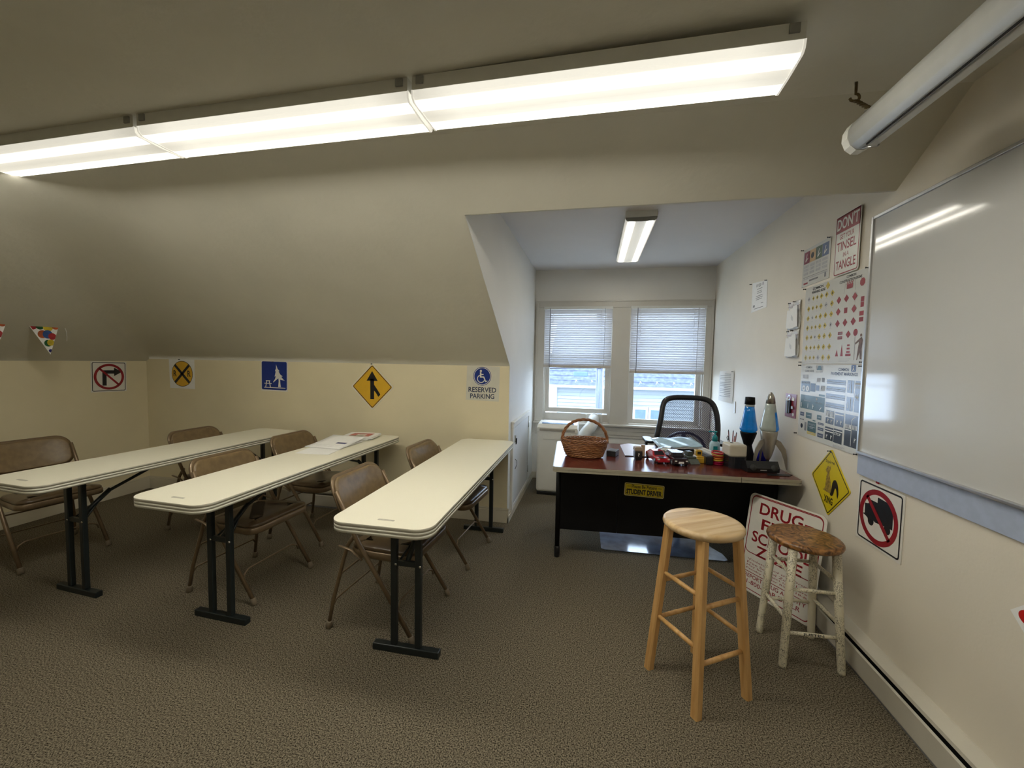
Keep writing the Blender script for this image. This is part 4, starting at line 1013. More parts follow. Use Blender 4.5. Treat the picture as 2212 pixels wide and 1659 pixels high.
# zip bags
for (zc, hh, lab) in ((1.75, 0.185, 'clear zip bag of folded white papers pinned left of the posters, upper one'), (1.565, 0.18, 'clear zip bag of folded white papers pinned left of the posters, lower one')):
    t = thing('zip_bag', lab, 'plastic bag', M=on_right(2.978, zc), group='zip bags beside the posters')
    g = G(); w_ = 0.165
    def fb(u, v): return ((u - .5) * w_, (v - .5) * hh, 0.012 * math.sin(PI * u) * math.sin(PI * min(1, v * 1.3 if v < .7 else 1)) + 0.006 + 0.004 * math.sin(9 * u + 7 * v)), (0, 0, 1)
    sheet(12, 12, fb, 0.001, g, M_clearbag); g.build('bag', t)
    g = G(); g.box(-w_ / 2 + .004, w_ / 2 - .004, hh / 2 - .035, hh / 2 - .030, 0.008, 0.012, mat('zip_strip', (0.45, 0.38, 0.42), 0.4, var=.1)); g.build('zip_strip', t)
    g = G()
    for k in range(3): g.prism(rot2(rect(-.07 + k * .045, -.015 + k * .045, -.085, .035 + .01 * k), R(-4 + 5 * k)), 0.0185 + .001 * k, 0.0195 + .001 * k, M_paper)
    g.build('folded_paper', t)
# red card with key holder
g = G(); g.prism(rr(.148, .156, .004), 0.001, 0.003, mat('card_red', (0.22, 0.02, 0.035), 0.35, var=.15, vscale=40))
g.ring(circ(.018, -.02, .052, 20), circ(.012, -.02, .052, 20), .006, M_alu); g.box(-.045, -.02, -.055, .03, .003, .013, mat('key_grey', (0.12, 0.13, 0.15), 0.3, var=.2), bev=.003)
g.box(-.005, .012, -.05, .035, .003, .014, M_blackpl, bev=.003); g.box(.02, .05, .035, .055, .003, .005, M_paper); g.box(-.06, -.03, .03, .05, .003, .006, M_paper); g.flat(circ(.012, .04, -.055, 16), .0035, M_signw)
g.box(.02, .045, -.02, .0, .003, .010, M_alu, bev=.003)
tag(g.build('carded_key_holder', M=on_right(2.962, 1.158)), 'red carded key holder hanging left of the pavement-markings poster', 'card')
# cut-off sign at right edge
g = G(); g.prism(rot2(rect(-.12, .12, -.12, .12), PI / 4), 0.001, 0.003, M_paper)
g.flat([(-.115 + .03 * math.cos(a) * (1.6 if math.cos(a) > 0 else 1), .004 + .022 * math.sin(a)) for a in [2 * PI * i / 24 for i in range(24)]], .0035, mat('sign_bright_red', (0.5, 0.01, 0.01), 0.35, var=.05))
tag(g.build('card_sign', M=on_right(1.316, 0.681)), 'corner of a white card with a red mark at the right picture edge', 'sign')

# push pins
pin = G()
pin.lathe([(0.0006, 0.0), (0.0006, 0.006), (0.0045, 0.0065), (0.0045, 0.008), (0.0025, 0.009), (0.0022, 0.016), (0.004, 0.018), (0.0042, 0.020), (0.0, 0.0205)], M_pin, 12)
pin0 = None
pins = [('r', 2.602, 2.142, 'at the top right corner of the laminated notice'), ('r', 2.895, 2.146, 'at the top left corner of the laminated notice'),
        ('r', 3.745, 2.095, 'at the top left corner of the alcove sheet'), ('r', 3.44, 2.07, 'at the top right corner of the alcove sheet'),
        ('r', 2.838, 1.895, 'at the top left corner of the warning-sign poster'), ('r', 2.253, 1.896, 'at the top right corner of the warning-sign poster'),
        ('r', 2.842, 1.444, 'at the bottom left corner of the warning-sign poster'), ('r', 2.252, 1.444, 'at the bottom right corner of the warning-sign poster'),
        ('r', 2.843, 1.424, 'at the top left corner of the pavement-markings poster'), ('r', 2.255, 1.424, 'at the top right corner of the pavement-markings poster'),
        ('r', 2.850, 0.995, 'at the bottom left corner of the pavement-markings poster'), ('r', 2.250, 0.992, 'at the bottom right corner of the pavement-markings poster'),
        ('r', 3.03, 1.835, 'at the top left of the upper zip bag'), ('r', 2.965, 1.838, 'at the top right of the upper zip bag'),
        ('r', 3.03, 1.648, 'at the top left of the lower zip bag'), ('r', 2.975, 1.65, 'at the top right of the lower zip bag'),
        ('r', 2.47, 0.960, 'at the top corner of the squirrel sign'), ('r', 4.09, 1.355, 'holding the curling papers by the window'),
        ('f', -4.16, 1.372, 'above the railroad crossing sheet'), ('f', -1.998, 1.368, 'at the top of the merging-traffic diamond'), ('f', -3.05, 1.368, 'at the top of the picnic sign')]
for i, (wl, a, b, lab) in enumerate(pins):
    if pin0 is None: pin0 = pin.build('push_pin'); o = pin0
    else: o = pin0.copy(); C.objects.link(o)
    o.matrix_world = (on_right(a, b) if wl == 'r' else on_front(a, b))
    o.matrix_world = o.matrix_world @ Matrix.Translation((0, 0, 0.003))
    tag(o, 'black push pin ' + lab, 'push pin', 'push pins in the walls')
g = G(); g.box(-.008, .008, 0, .012, 0.004, .010, M_red, bev=.001)
tag(g.build('sign_clip', M=on_right(2.095, 0.893)), 'small red clip at the top edge of the no-trucks sign', 'clip')

# DRUG-FREE SCHOOL ZONE sign leaning by the wall
bl = Vector((0.950, 2.770, 0.002)); br = Vector((1.188, 2.392, 0.002)); tr = Vector((1.268, 2.431, 0.612))
ex = (br - bl).normalized(); up = (tr - br); up = (up - ex * up.dot(ex)).normalized(); ez = ex.cross(up)
M_ = Matrix(((ex.x, up.x, ez.x, bl.x), (ex.y, up.y, ez.y, bl.y), (ex.z, up.z, ez.z, bl.z), (0, 0, 0, 1)))
g = G(); DW, DH = 0.457, 0.61
g.prism(rr(DW, DH, .035, DW / 2, DH / 2), 0, .0022, M_signw); z = .0027
g.ring(rr(DW - .03, DH * .60, .035, DW / 2, DH * .685), rr(DW - .040, DH * .60 - .010, .030, DW / 2, DH * .685), z, M_red)
g.ring(rr(DW - .03, DH - .03, .03, DW / 2, DH / 2), rr(DW - .040, DH - .04, .026, DW / 2, DH / 2), z + .0002, M_red)
g.text('DRUG', .075, .492, .262, .072, z, M_red, bold=.02); g.flat(rect(.348, .395, .517, .529), z, M_red); g.text('FREE', .10, .402, .26, .066, z, M_red, bold=.02)
g.text('SCHOOL', .05, .312, .36, .068, z, M_red, bold=.02); g.text('ZONE', .09, .232, .28, .066, z, M_red, bold=.02)
for k, s_ in enumerate(('Violators of the Drug', 'Free School Zone Law', 'May be Subject to Severe', 'Penalty Under RSA 318-B')): g.text(s_, .045, .188 - k * .019, .37, .014, z, M_red)
g.flat(rect(.018, DW - .018, .118, .122), z + .0003, M_red)
g.text('REPORT DRUG ACTIVITY', .04, .086, .375, .024, z, M_red, bold=.01); g.text('1-800-NAB-DEALR', .06, .048, .33, .026, z, M_red, bold=.01)
tag(g.build('metal_sign', M=M_), 'white DRUG-FREE SCHOOL ZONE sign leaning against the wall behind the stools', 'sign')

# bunting
bn = thing('bunting', 'string of balloon-print triangular pennants along the left sloping ceiling', 'bunting', (-4.19, 2.26, 1.64))
G().box(-.001, .001, -1.6, 0.20, -0.006, 0.006, M_paper).build('string', bn)
def pennant(y0, y1, yt, zt):
    g = G(); g.add([(0.002, y0, 0.006), (0.002, y1, 0.010), (0.002, yt, zt), (-0.001, y0, 0.006), (-0.001, y1, 0.010), (-0.001, yt, zt)], [[0, 1, 2], [5, 4, 3], [0, 2, 5, 3], [1, 2, 5, 4], [0, 1, 4, 3]], M_paper)
    rnd = random.Random(int(y0 * 100)); cl = [(0.35, 0.02, 0.03), (0.01, 0.10, 0.03), (0.60, 0.45, 0.03), (0.45, 0.10, 0.03), (0.03, 0.09, 0.30), (0.02, 0.02, 0.15)]
    sp = [(.10, .10, .028, 0), (.35, .10, .026, 1), (.62, .13, .030, 2), (.88, .09, .024, 3), (.32, .36, .028, 3), (.57, .36, .030, 4), (.80, .42, .024, 0), (.50, .64, .028, 1), (.72, .62, .022, 2), (.68, .88, .014, 5)]
    for (u, v, r0_, c_) in sp:
        r_ = r0_
        top = Vector((0.006 + (.010 - .006) * u,)) if False else None
        A = Vector((y0, 0.006)); B = Vector((y1, 0.010)); T = Vector((yt, zt))
        p = A.lerp(B, u) * (1 - v) + T * v; r_ = min(r_, 0.5 * (y1 - y0) * (1 - v) * .55 + .005)
        # keep inside the triangle
        p2 = [(p.x + r_ * math.cos(a), p.y + r_ * 1.1 * math.sin(a)) for a in [2 * PI * i / 18 for i in range(18)]]
        def inside(q):
            hf = (q[1] - zt) / (0.008 - zt); xl = yt + (y0 - yt) * hf; xr = yt + (y1 - yt) * hf
            return (min(max(q[0], xl + .002), xr - .002), min(q[1], .004))
        p2 = [inside(q) for q in p2]
        k_ = sp.index((u, v, r0_, c_)) * .0003
        g.add([(0.0026 + k_, a, b) for a, b in p2], [list(range(18))], mat('balloon_%d' % c_, cl[c_], 0.35, var=.25, vscale=20))
    return g.build('pennant', bn)
pennant(0.003, 0.194, 0.131, -0.235); pennant(-0.29, -0.10, -0.165, -0.235); pennant(-0.585, -0.395, -0.46, -0.235); pennant(-0.88, -0.69, -0.755, -0.235)
G().tube([(0, .2, 0.004), (0.001, .225, -.012), (0.002, .235, -.05), (0, .238, -.09), (0, .236, -.125)], .004, M_paper, 6, flat=(1, .3)).build('ribbon_tail', bn)

# ------------------------------------------------------------------ desk
DX = Matrix.Translation((-0.245, 2.615, 0)) @ Matrix.Rotation(R(3.1), 4, 'Z')
dk = thing('office_desk', 'black metal office desk with a mahogany top and grey edge trim', 'desk', M=DX)
DWi, DDe, DZ = 1.512, 0.88, 0.73
g = G(); g.prism(rr(DWi - .012, DDe - .012, .022, DWi / 2, DDe / 2), DZ - .026, DZ, M_mahog); g.build('desktop', dk)
g = G(); o1, o2 = rr(DWi, DDe, .03, DWi / 2, DDe / 2), rr(DWi - .008, DDe - .008, .027, DWi / 2, DDe / 2)
for (a, b, ins) in ((DZ - .034, DZ - .020, 0), (DZ - .020, DZ - .017, .003), (DZ - .017, DZ - .001, 0)):
    oo = rr(DWi - 2 * ins, DDe - 2 * ins, .03, DWi / 2, DDe / 2); ii = rr(DWi - .012, DDe - .012, .024, DWi / 2, DDe / 2); n = len(oo)
    g.add([(x, y, a) for x, y in oo] + [(x, y, b) for x, y in oo] + [(x, y, b) for x, y in ii] + [(x, y, a) for x, y in ii],
          [[k * n + i, k * n + (i + 1) % n, ((k + 1) % 4) * n + (i + 1) % n, ((k + 1) % 4) * n + i] for k in range(4) for i in range(n)], M_deskedge)
g.build('edge_trim', dk)
G().box(1.158, 1.1605, -.0006, .0, DZ - .034, DZ - .001, M_dark).build('trim_seam', dk)
py_ = 0.25
for (a, b) in ((0.052, 0.452), (0.454, 1.058), (1.060, 1.47)):
    G().box(a, b, py_, py_ + .018, .212, DZ - .034, M_black, bev=.001).build('front_panel', dk)
for (xx, yy) in ((0.035, py_ + .012), (1.477, py_ + .012), (0.035, DDe - .05), (1.477, DDe - .05)):
    g = G(); g.tube([(xx, yy, .075), (xx, yy, DZ - .034)], .0175, M_black, 16); lg = g.build('leg', dk)
    G().lathe([(.016, 0), (.0205, .004), (.0205, .078), (.0175, .082)], M_blackpl, 18, Matrix.Translation((xx, yy, 0))).build('leg_glide', lg)
for (a, b) in ((.052, .44), (1.07, 1.46)):
    G().box(a, b, py_ + .018, DDe - .04, .24, DZ - .034, M_black, bev=.002).build('pedestal', dk)
# STUDENT DRIVER plate on its front
g = G(); z = .0025; g.prism(rr(.268, .092, .010), 0.0003, .002, M_yel2)
g.ring(rr(.266, .090, .010), rr(.258, .082, .008), z, mat('plate_rim', (0.60, 0.55, 0.30), .4, var=.05)); g.ring(rr(.256, .080, .008), rr(.252, .076, .007), z + .0003, M_ink)
g.text('Please Be Patient', -.085, .012, .17, .024, z + .0004, M_ink, bold=.015); g.text('STUDENT DRIVER', -.120, -.033, .24, .037, z + .0004, M_ink, bold=.045)
for s_ in (-1, 1):
    for k in (0, 1): g.flat(rect(s_ * .103 - .013, s_ * .103 + .013, .024 - k * .005, .0255 - k * .005), z + .0004, M_ink)
pm = DX @ Matrix(((1, 0, 0, 0.630), (0, 0, -1, py_ - .0005), (0, 1, 0, .532), (0, 0, 0, 1))) @ Matrix.Rotation(R(-2.2), 4, 'Z')
tag(g.build('bumper_plate', M=pm), 'yellow STUDENT DRIVER plate on the black desk front', 'sign')

# chair mat
g = G(); mo = [(0.095, 3.085), (0.12, 3.068), (0.97, 3.085), (0.995, 3.105), (0.985, 3.2), (0.93, 3.3), (0.93, 4.15), (0.90, 4.18), (0.10, 4.18), (0.07, 4.15)]
g.prism(mo, 0.001, 0.004, mat('vinyl_mat_window_blue', (0.16, 0.20, 0.29), 0.08, var=.25, vscale=7, spec=.9))  # blue of the window's reflection is put into the mat's base colour
tag(g.build('chair_mat'), 'clear glossy plastic chair mat on the carpet under the desk', 'floor mat')

# ------------------------------------------------------------------ things on the desk
def desk_top(x, y): return (x, y, DZ)
# basket
bs = thing('wicker_basket', 'oval brown wicker basket with a tall hoop handle on the desk', 'basket', (-0.050, 2.965, DZ), R(2))
def basket_row(i):
    return 0.128 + 0.032 * min(1, i / 7), 0.078 + 0.022 * min(1, i / 7)
g = G(); g.lathe([(0.0, 0.002), (0.12, 0.002), (0.125, 0.008), (0.0, 0.008)], M_wicker, 32, sx=1.0, sy=0.62)
for i in range(9):
    a_, b_ = basket_row(i); z0 = 0.0125 + i * 0.0122
    for ph in (0, 1):
        pts = []
        for k in range(96):
            th = 2 * PI * k / 96; w_ = 0.0042 * math.cos(th * 14 + PI * ph + i * PI * .5)
            pts.append(((a_ + w_) * math.cos(th), (b_ + w_) * math.sin(th), z0 + 0.0035 * math.sin(th * 14 + PI * ph + i) + ph * 0.004))
        g.tube(pts, 0.0060, M_wicker, 6, closed=True)
g.build('woven_body', bs)
g = G()
for ph in range(3):
    pts = []
    for k in range(110):
        th = 2 * PI * k / 110; q = th * 9 + ph * 2 * PI / 3
        pts.append(((0.161 + .007 * math.cos(q)) * math.cos(th), (0.101 + .007 * math.cos(q)) * math.sin(th), 0.124 + .008 * math.sin(q)))
    g.tube(pts, 0.0045, M_wicker, 6, closed=True)
g.build('braided_rim', bs)
g = G()
for ph in range(3):
    pts = []
    for k in range(60):
        th = PI * k / 59; q = th * 9 + ph * 2 * PI / 3; r_ = 0.162
        cx_ = r_ * math.cos(th) * (1 + .02 * math.sin(th)); cz = 0.10 + 0.172 * math.sin(th) ** 0.85 if math.sin(th) > 0 else 0.10
        pts.append((cx_ + .006 * math.cos(q) * math.cos(th), .006 * math.sin(q), cz + .006 * math.cos(q) * math.sin(th)))
    g.tube(pts, 0.0062, M_wicker, 6)
g.build('handle', bs)
for (x, y, r_, lab) in ((-.07, -.01, 20, 'crumpled white wrapper inside the wicker basket, left one'), (.03, .02, -30, 'crumpled white wrapper inside the wicker basket, middle one'), (.10, .0, 60, 'crumpled white wrapper inside the wicker basket, right one')):
    g = G(); rn = random.Random(int(x * 1000))
    vs_ = [(math.cos(a) * .03 * rn.uniform(.7, 1.2), math.sin(a) * .02 * rn.uniform(.7, 1.2), rn.uniform(-.006, .012)) for a in [2 * PI * k / 9 for k in range(9)]]
    g.add(vs_ + [(0, 0, .022), (0, 0, -.012)], [[k, (k + 1) % 9, 9] for k in range(9)] + [[(k + 1) % 9, k, 10] for k in range(9)], M_paper)
    o = g.build('paper_scrap', loc=(-.05 + x, 2.965 + y, DZ + .078), rot=(0, 0, R(r_))); tag(o, lab, 'paper', 'scraps in the basket')
gb = G(); gb.box(-.09, .09, -.035, .035, .018, .075, mat('basket_filling', (0.30, 0.20, 0.12), .8, var=.5, vscale=40), bev=.01)
tag(gb.build('basket_contents', loc=(-.05, 2.965, DZ)), 'dark jumble of small items filling the wicker basket', 'contents')
# stapler-like black box
t = thing('eraser_box', 'small dark grey box beside the wicker basket', 'box', (0.158, 3.06, DZ), R(-18))
G().box(-.035, .035, -.05, .05, 0.001, .042, mat('box_grey', (0.03, 0.032, 0.035), .4, var=.2), bev=.004).build('body', t)
g = G(); g.box(-.026, .026, -.04, .038, .042, .0435, mat('box_label', (0.07, 0.075, 0.08), .3, var=.2)); g.build('label_panel', t)
# writing pad / papers
g = G(); g.prism([(0.0, 0.0), (0.19, 0.01), (0.27, .40), (0.06, .47), (-.012, .40)], 0, .004, mat('paper_violet', (0.62, 0.60, 0.68), .35, var=.02)); g.prism([(-.004, -.006), (.192, .004), (.192, .012), (-.004, .002)], -.001, .0045, M_dark)
tag(g.build('desk_pad', loc=(0.25, 3.06, DZ + .001)), 'pale paper desk pad lying in the middle of the desk', 'desk pad')
# block of wood & dark mug
G_ = G(); G_.box(-.014, .014, -.012, .012, 0, .085, wood('block_wood', (0.35, .24, .14), (.5, .36, .22), 2), bev=.002)
tag(G_.build('wooden_block', loc=(0.375, 3.08, DZ + .0052)), 'small upright wooden block behind the black figurine', 'block')
t = thing('black_figurine', 'squat black mug-like figurine with a tan top on the desk', 'figurine', (0.328, 2.972, DZ), R(8))
G().lathe([(.0, .001), (.030, .001), (.036, .02), (.037, .055), (.034, .07), (.0, .072)], M_blackpl, 4, smooth=False, M=Matrix.Rotation(PI / 4, 4, 'Z')).build('body', t)
G().lathe([(.037, .066), (.041, .074), (.036, .092), (.02, .098), (0, .098)], mat('tan_plastic', (.30, .23, .17), .4, var=.1), 4, smooth=False, M=Matrix.Rotation(PI / 4, 4, 'Z')).build('lid', t)
g = G(); g.text('?', -.006, .03, .013, .022, 0, M_signw, Matrix(((1, 0, 0, 0), (0, 0, -1, -.0275), (0, 1, 0, 0), (0, 0, 0, 1))), bold=.02); g.build('mark', t)

# toy cars
def toy_car(name_label, loc, rz, paint, L_=0.20, W_=0.088, H_=0.058, suv=False):
    t = thing('toy_car', name_label, 'toy car', loc, rz)
    m = paint; gl = mat('car_glass', (0.015, 0.015, 0.02), .1, var=.1)
    # body side profile (x length, z) seen from the side; front toward -y
    if suv: prof = [(-.5, .25), (-.5, .55), (-.46, .66), (-.22, .70), (-.12, .98), (.36, 1.0), (.47, .70), (.5, .6), (.5, .25)]
    else: prof = [(-.5, .22), (-.5, .42), (-.46, .56), (-.18, .64), (-.02, .98), (.22, 1.0), (.42, .68), (.5, .62), (.5, .25)]
    n = len(prof); g = G()
    for (a, b, wa, wb) in ((0, 1, .86, 1.0),):
        secs = [(-.5, .86), (-.42, 1.0), (.42, 1.0), (.5, .86)]
        vs_ = []; 
        for (s_, sc) in secs:
            for (px_, pz_) in prof:
                ww = W_ * s_ * (0.80 if pz_ > .72 else 1.0); vs_.append((ww, px_ * L_ * sc, pz_ * H_ * (0.97 if abs(s_) > .45 else 1)))
        fs_ = [[i * n + k, i * n + (k + 1) % n, (i + 1) * n + (k + 1) % n, (i + 1) * n + k] for i in range(3) for k in range(n)] + [list(range(n)), list(range(3 * n, 4 * n))]
        g.add(vs_, fs_, m)
    g.box(-W_ * .49, W_ * .49, -L_ * .495, -L_ * .47, H_ * .2, H_ * .34, M_ink, bev=.001)
    bd = g.build('body', t)
    g = G(); y0, y1 = (-.215, -.125) if suv else (-.165, -.035)
    def wp(px_, pz_, hw_): return (hw_, px_ * L_, pz_ * H_)
    zlo, zhi = (.70, .97) if suv else (.655, .965)
    g.add([wp(y0 - .008, zlo + .02, -W_ * .36), wp(y0 - .008, zlo + .02, W_ * .36), wp(y1 - .012, zhi, W_ * .31), wp(y1 - .012, zhi, -W_ * .31)], [[0, 1, 2, 3]], gl)
    for s_ in (-1, 1): g.add([wp(y0 + .03, .69, s_ * W_ * .455), wp(.36, .69, s_ * W_ * .455), wp(.24, .95, s_ * W_ * .402), wp(y1 + .03, .95, s_ * W_ * .402)], [[0, 1, 2, 3]], gl)
    g.build('windscreen', t)
    for sx in (-1, 1):
        for yy in (-.32, .32):
            g = G(); M_ = Matrix.Translation((sx * W_ * .44, yy * L_, H_ * .26)) @ Matrix.Rotation(PI / 2, 4, 'Y')
            g.lathe([(0, -.007), (H_ * .24, -.007), (H_ * .26, -.004), (H_ * .26, .004), (H_ * .24, .007), (0, .007)], M_blackpl, 18, M_)
            g.lathe([(0, sx * .0072), (H_ * .14, sx * .0075), (H_ * .14, sx * .0078), (0, sx * .0078)], M_alu, 14, M_); g.build('wheel', t)
        G().box(sx * W_ * .36 - .008, sx * W_ * .36 + .008, -L_ * .502, -L_ * .485, H_ * .42, H_ * .52, M_signw, bev=.001).build('headlight', t)
    return t
M_cred = mat('car_red', (0.36, 0.008, 0.016), .12, var=.05, coat=.6)
M_cblk = mat('car_black', (0.018, 0.008, 0.010), .1, var=.1, coat=.6)
M_cgrey = mat('car_grey', (0.10, 0.115, 0.10), .25, metal=.4, var=.1)
c1 = toy_car('shiny red toy sports car near the desk front edge', (0.462, 2.975, DZ), R(14), M_cred, .22, .098, .076)
g = G(); g.box(-.022, .022, -.108, -.04, .0455, .047, mat('hood_stripe', (0.05, .05, .055), .2, var=.1)); g.build('hood_stripe', c1)
c2 = toy_car('dark toy pickup car to the right of the red toy car', (0.578, 2.945, DZ), R(10), M_cblk, .21, .10, .080, True)
G().box(-.018, .016, -.1075, -.105, .022, .034, M_paper).build('number_plate', c2)
toy_car('silver toy sports car behind the dark toy pickup', (0.585, 3.19, DZ), R(70), mat('car_silver', (.35, .37, .38), .15, metal=.6, var=.05), .19, .085, .062)
# grey wedge & yellow digger toys
t = thing('toy_truck', 'grey plastic toy with a wedge blade right of the dark toy car', 'toy', (0.685, 3.00, DZ), R(18))
G().box(-.028, .028, -.035, .06, .012, .045, M_cgrey, bev=.005).build('body', t); G().box(-.02, .02, -.005, .045, .045, .075, M_cgrey, bev=.006).build('cab', t)
g = G(); g.add([(-.035, -.035, .03), (.035, -.035, .03), (.035, -.075, .002), (-.035, -.075, .002), (-.035, -.035, .002), (.035, -.035, .002)], [[0, 1, 2, 3], [4, 5, 1, 0], [3, 2, 5, 4], [0, 3, 4], [1, 5, 2]], M_cgrey); g.build('blade', t)
for sx in (-1, 1):
    for yy in (-.015, .04): G().lathe([(0, -.005), (.012, -.005), (.012, .005), (0, .005)], M_blackpl, 14, Matrix.Translation((sx * .026, yy, .012)) @ Matrix.Rotation(PI / 2, 4, 'Y')).build('wheel', t)
M_tyel = mat('toy_yellow', (.55, .33, .03), .3, var=.1)
t = thing('toy_bulldozer', 'small yellow toy bulldozer among the desk toys', 'toy', (0.752, 3.035, DZ), R(8))
G().box(-.025, .025, -.03, .045, .010, .040, M_tyel, bev=.004).build('body', t); G().box(-.022, .022, .0, .04, .04, .080, M_tyel, bev=.004).build('cab', t); G().box(-.034, .034, -.05, -.036, .001, .032, M_tyel, bev=.003).build('blade', t)
g = G(); g.box(-.012, .012, -.0015, .0, .05, .07, M_dark); g.build('window', t)
for sx in (-1, 1): G().box(sx * .026 - .006, sx * .026 + .006, -.03, .045, .0, .022, M_blackpl, bev=.006).build('track', t)
G_ = G(); G_.box(-.024, .024, -.024, .024, 0, .060, M_blackpl, bev=.007, seg=3)
tag(G_.build('black_cube', loc=(0.797, 2.965, DZ + .0005), rot=(0, 0, R(4))), 'small rounded black cube between the toys and the striped spring toy', 'cube')
G_ = G(); G_.box(-.03, .03, -.02, .02, 0, .03, mat('toy_red', (.5, .08, .04), .35, var=.15), bev=.006)
tag(G_.build('red_toy_block', loc=(0.800, 3.06, DZ + .0005), rot=(0, 0, R(25))), 'small red plastic piece behind the black cube', 'toy')
# rainbow spring toy
t = thing('spring_toy', 'stack of red, orange and yellow plastic rings on the desk', 'toy', (0.858, 2.985, DZ), 0)
rc_ = [(0.25, .0, .03), (.25, .0, .03), (.55, .32, .02), (.55, .15, .02), (.40, .04, .02), (.50, .30, .05), (.35, .01, .02)]
for i, c_ in enumerate(rc_):
    rr_ = .033 if i < 6 else .034; zz = .007 + i * .0125
    pts = [(rr_ * math.cos(a) + .003 * math.sin(i * 2), rr_ * math.sin(a), zz + (.004 if i > 3 else .001) * math.sin(a + i)) for a in [2 * PI * k / 32 for k in range(32)]]
    G().tube(pts, .0065, mat('ring_%d' % i, c_, .25, var=.08), 8, closed=True).build('ring', t)
# pencil sharpener
t = thing('electric_sharpener', 'beige electric pencil sharpener with a dark front drawer', 'pencil sharpener', (0.955, 2.955, DZ), R(9))
G().box(-.056, .056, -.055, .065, .075, .158, mat('sharp_beige', (.55, .50, .40), .4, var=.02), bev=.012, seg=3).build('body', t)
g = G(); g.prism(rr(.112, .125, .03, 0, 0), .0, .0765, mat('sharp_dark', (.018, .02, .024), .15, var=.1)); g.build('shavings_drawer', t)
G().box(.045, .0565, -.045, .064, .001, .10, mat('sharp_beige2', (.52, .48, .40), .4, var=.02), bev=.004).build('side_panel', t)
G().lathe([(.0, .158), (.007, .158), (.007, .160), (.011, .160), (.011, .1585)], M_blackpl, 14, Matrix.Translation((-.012, .02, 0))).build('pencil_hole', t)
# black alarm clock / speaker
t = thing('desk_speaker', 'low black desk speaker in front of the lamps', 'speaker', (1.080, 2.862, DZ), R(7))
yz = [(-.045, .004), (.045, .004), (.045, .055), (-.02, .072), (-.048, .03)]
n = 5; g = G(); g.add([(-.10, y, z) for y, z in yz] + [(.10, y, z) for y, z in yz], [list(range(n)), list(range(n, 2 * n))] + [[i, (i + 1) % n, n + (i + 1) % n, n + i] for i in range(n)], M_blackpl); g.build('body', t)
G().lathe([(0, 0), (.02, 0), (.02, .002), (0, .002)], mat('grille', (.03, .03, .03), .7, var=.3, vscale=300), 20, Matrix.Translation((-.065, -.0495, .035)) @ Matrix.Rotation(R(70), 4, 'X')).build('grille', t)
G().lathe([(0, 0), (.02, 0), (.02, .002), (0, .002)], mat('grille', (.03, .03, .03), .7), 20, Matrix.Translation((.065, -.0495, .035)) @ Matrix.Rotation(R(70), 4, 'X')).build('grille', t)
g = G(); g.box(-.02, .02, -.047, -.044, .016, .020, M_lgrey); g.build('badge', t)
g = G(); g.prism([(0, 0), (.13, .012), (.17, .055), (.02, .05)], 0, .003, M_blackpl)
tag(g.build('black_card', loc=(1.085, 2.755, DZ + .0005), rot=(0, 0, R(2))), 'flat black card at the desk edge in front of the speaker', 'card')
# blue cup
t = thing('blue_cup', 'translucent cobalt blue cup behind the black speaker', 'cup', (1.205, 3.165, DZ))
mb = mat('cobalt_plastic', (.01, .01, .28), .12, var=.05)
G().lathe([(.0, .001), (.036, .001), (.040, .085), (.0375, .085), (.034, .006), (.0, .006)], mb, 24).build('cup_body', t)
# lava lamp (blue)
t = thing('lava_lamp', 'black lava lamp with bright blue liquid on the right of the desk', 'lamp', (1.110, 3.17, DZ))
G().lathe([(.0, .001), (.050, .001), (.052, .008), (.028, .105), (.026, .115), (.030, .125), (.052, .195), (.054, .205), (.050, .21), (.0, .21)], M_black, 28).build('base', t)
M_lav = mat('blue_liquid', (0.0, .07, .26), .05, var=.35, vscale=14, emit=(0.0, .18, .5), estr=.05, coat=.5)
G().lathe([(.046, .208), (.057, .225), (.057, .235), (.045, .30), (.036, .36), (.030, .395), (0, .396)], M_lav, 28).build('globe', t)
G().lathe([(.031, .393), (.030, .412), (.0, .412)], mat('lamp_clear_top', (.6, .65, .66), .1, var=.03), 24).build('globe_neck', t)
G().lathe([(.034, .408), (.031, .460), (.0, .462)], M_black, 24).build('cap', t)
# rocket lamp
t = thing('rocket_lamp', 'silver rocket-shaped lava lamp with three curved fins beside the wall', 'lamp', (1.172, 2.985, DZ), R(-8))
M_ralu = mat('brushed_alu', (.42, .40, .36), .3, metal=.85, var=.05, vscale=40)
G().lathe([(.012, .055), (.022, .075), (.036, .13), (.047, .20), (.052, .245), (.050, .25), (.0, .25)], M_ralu, 28).build('body', t)
G().lathe([(.0, .02), (.008, .02), (.010, .055), (.0, .055)], M_black, 12).build('socket', t)
M_rl = mat('clear_blue_liquid', (.42, .48, .46), .05, var=.08, vscale=10, coat=.5)
gg = G(); gg.lathe([(.048, .25), (.056, .262), (.055, .275), (.046, .33), (.036, .39), (.027, .44), (.0, .441)], M_rl, 28)
gg.build('globe', t)
gg = G(); prf = [(.050, .2525), (.0565, .262), (.0555, .275), (.0465, .33), (.037, .38)]; vs_ = []
for (r_, z_) in prf:
    for k in range(7): a = R(-60 + k * 11); vs_.append(((r_ + .0006) * math.cos(a), (r_ + .0006) * math.sin(a), z_))
gg.add(vs_, [[i * 7 + k, i * 7 + k + 1, (i + 1) * 7 + k + 1, (i + 1) * 7 + k] for i in range(4) for k in range(6)], M_lav, None, True); gg.build('blue_wax', t)
G().lathe([(.029, .436), (.023, .475), (.013, .500), (.004, .510), (.0, .511)], M_ralu, 24).build('nose_cone', t)
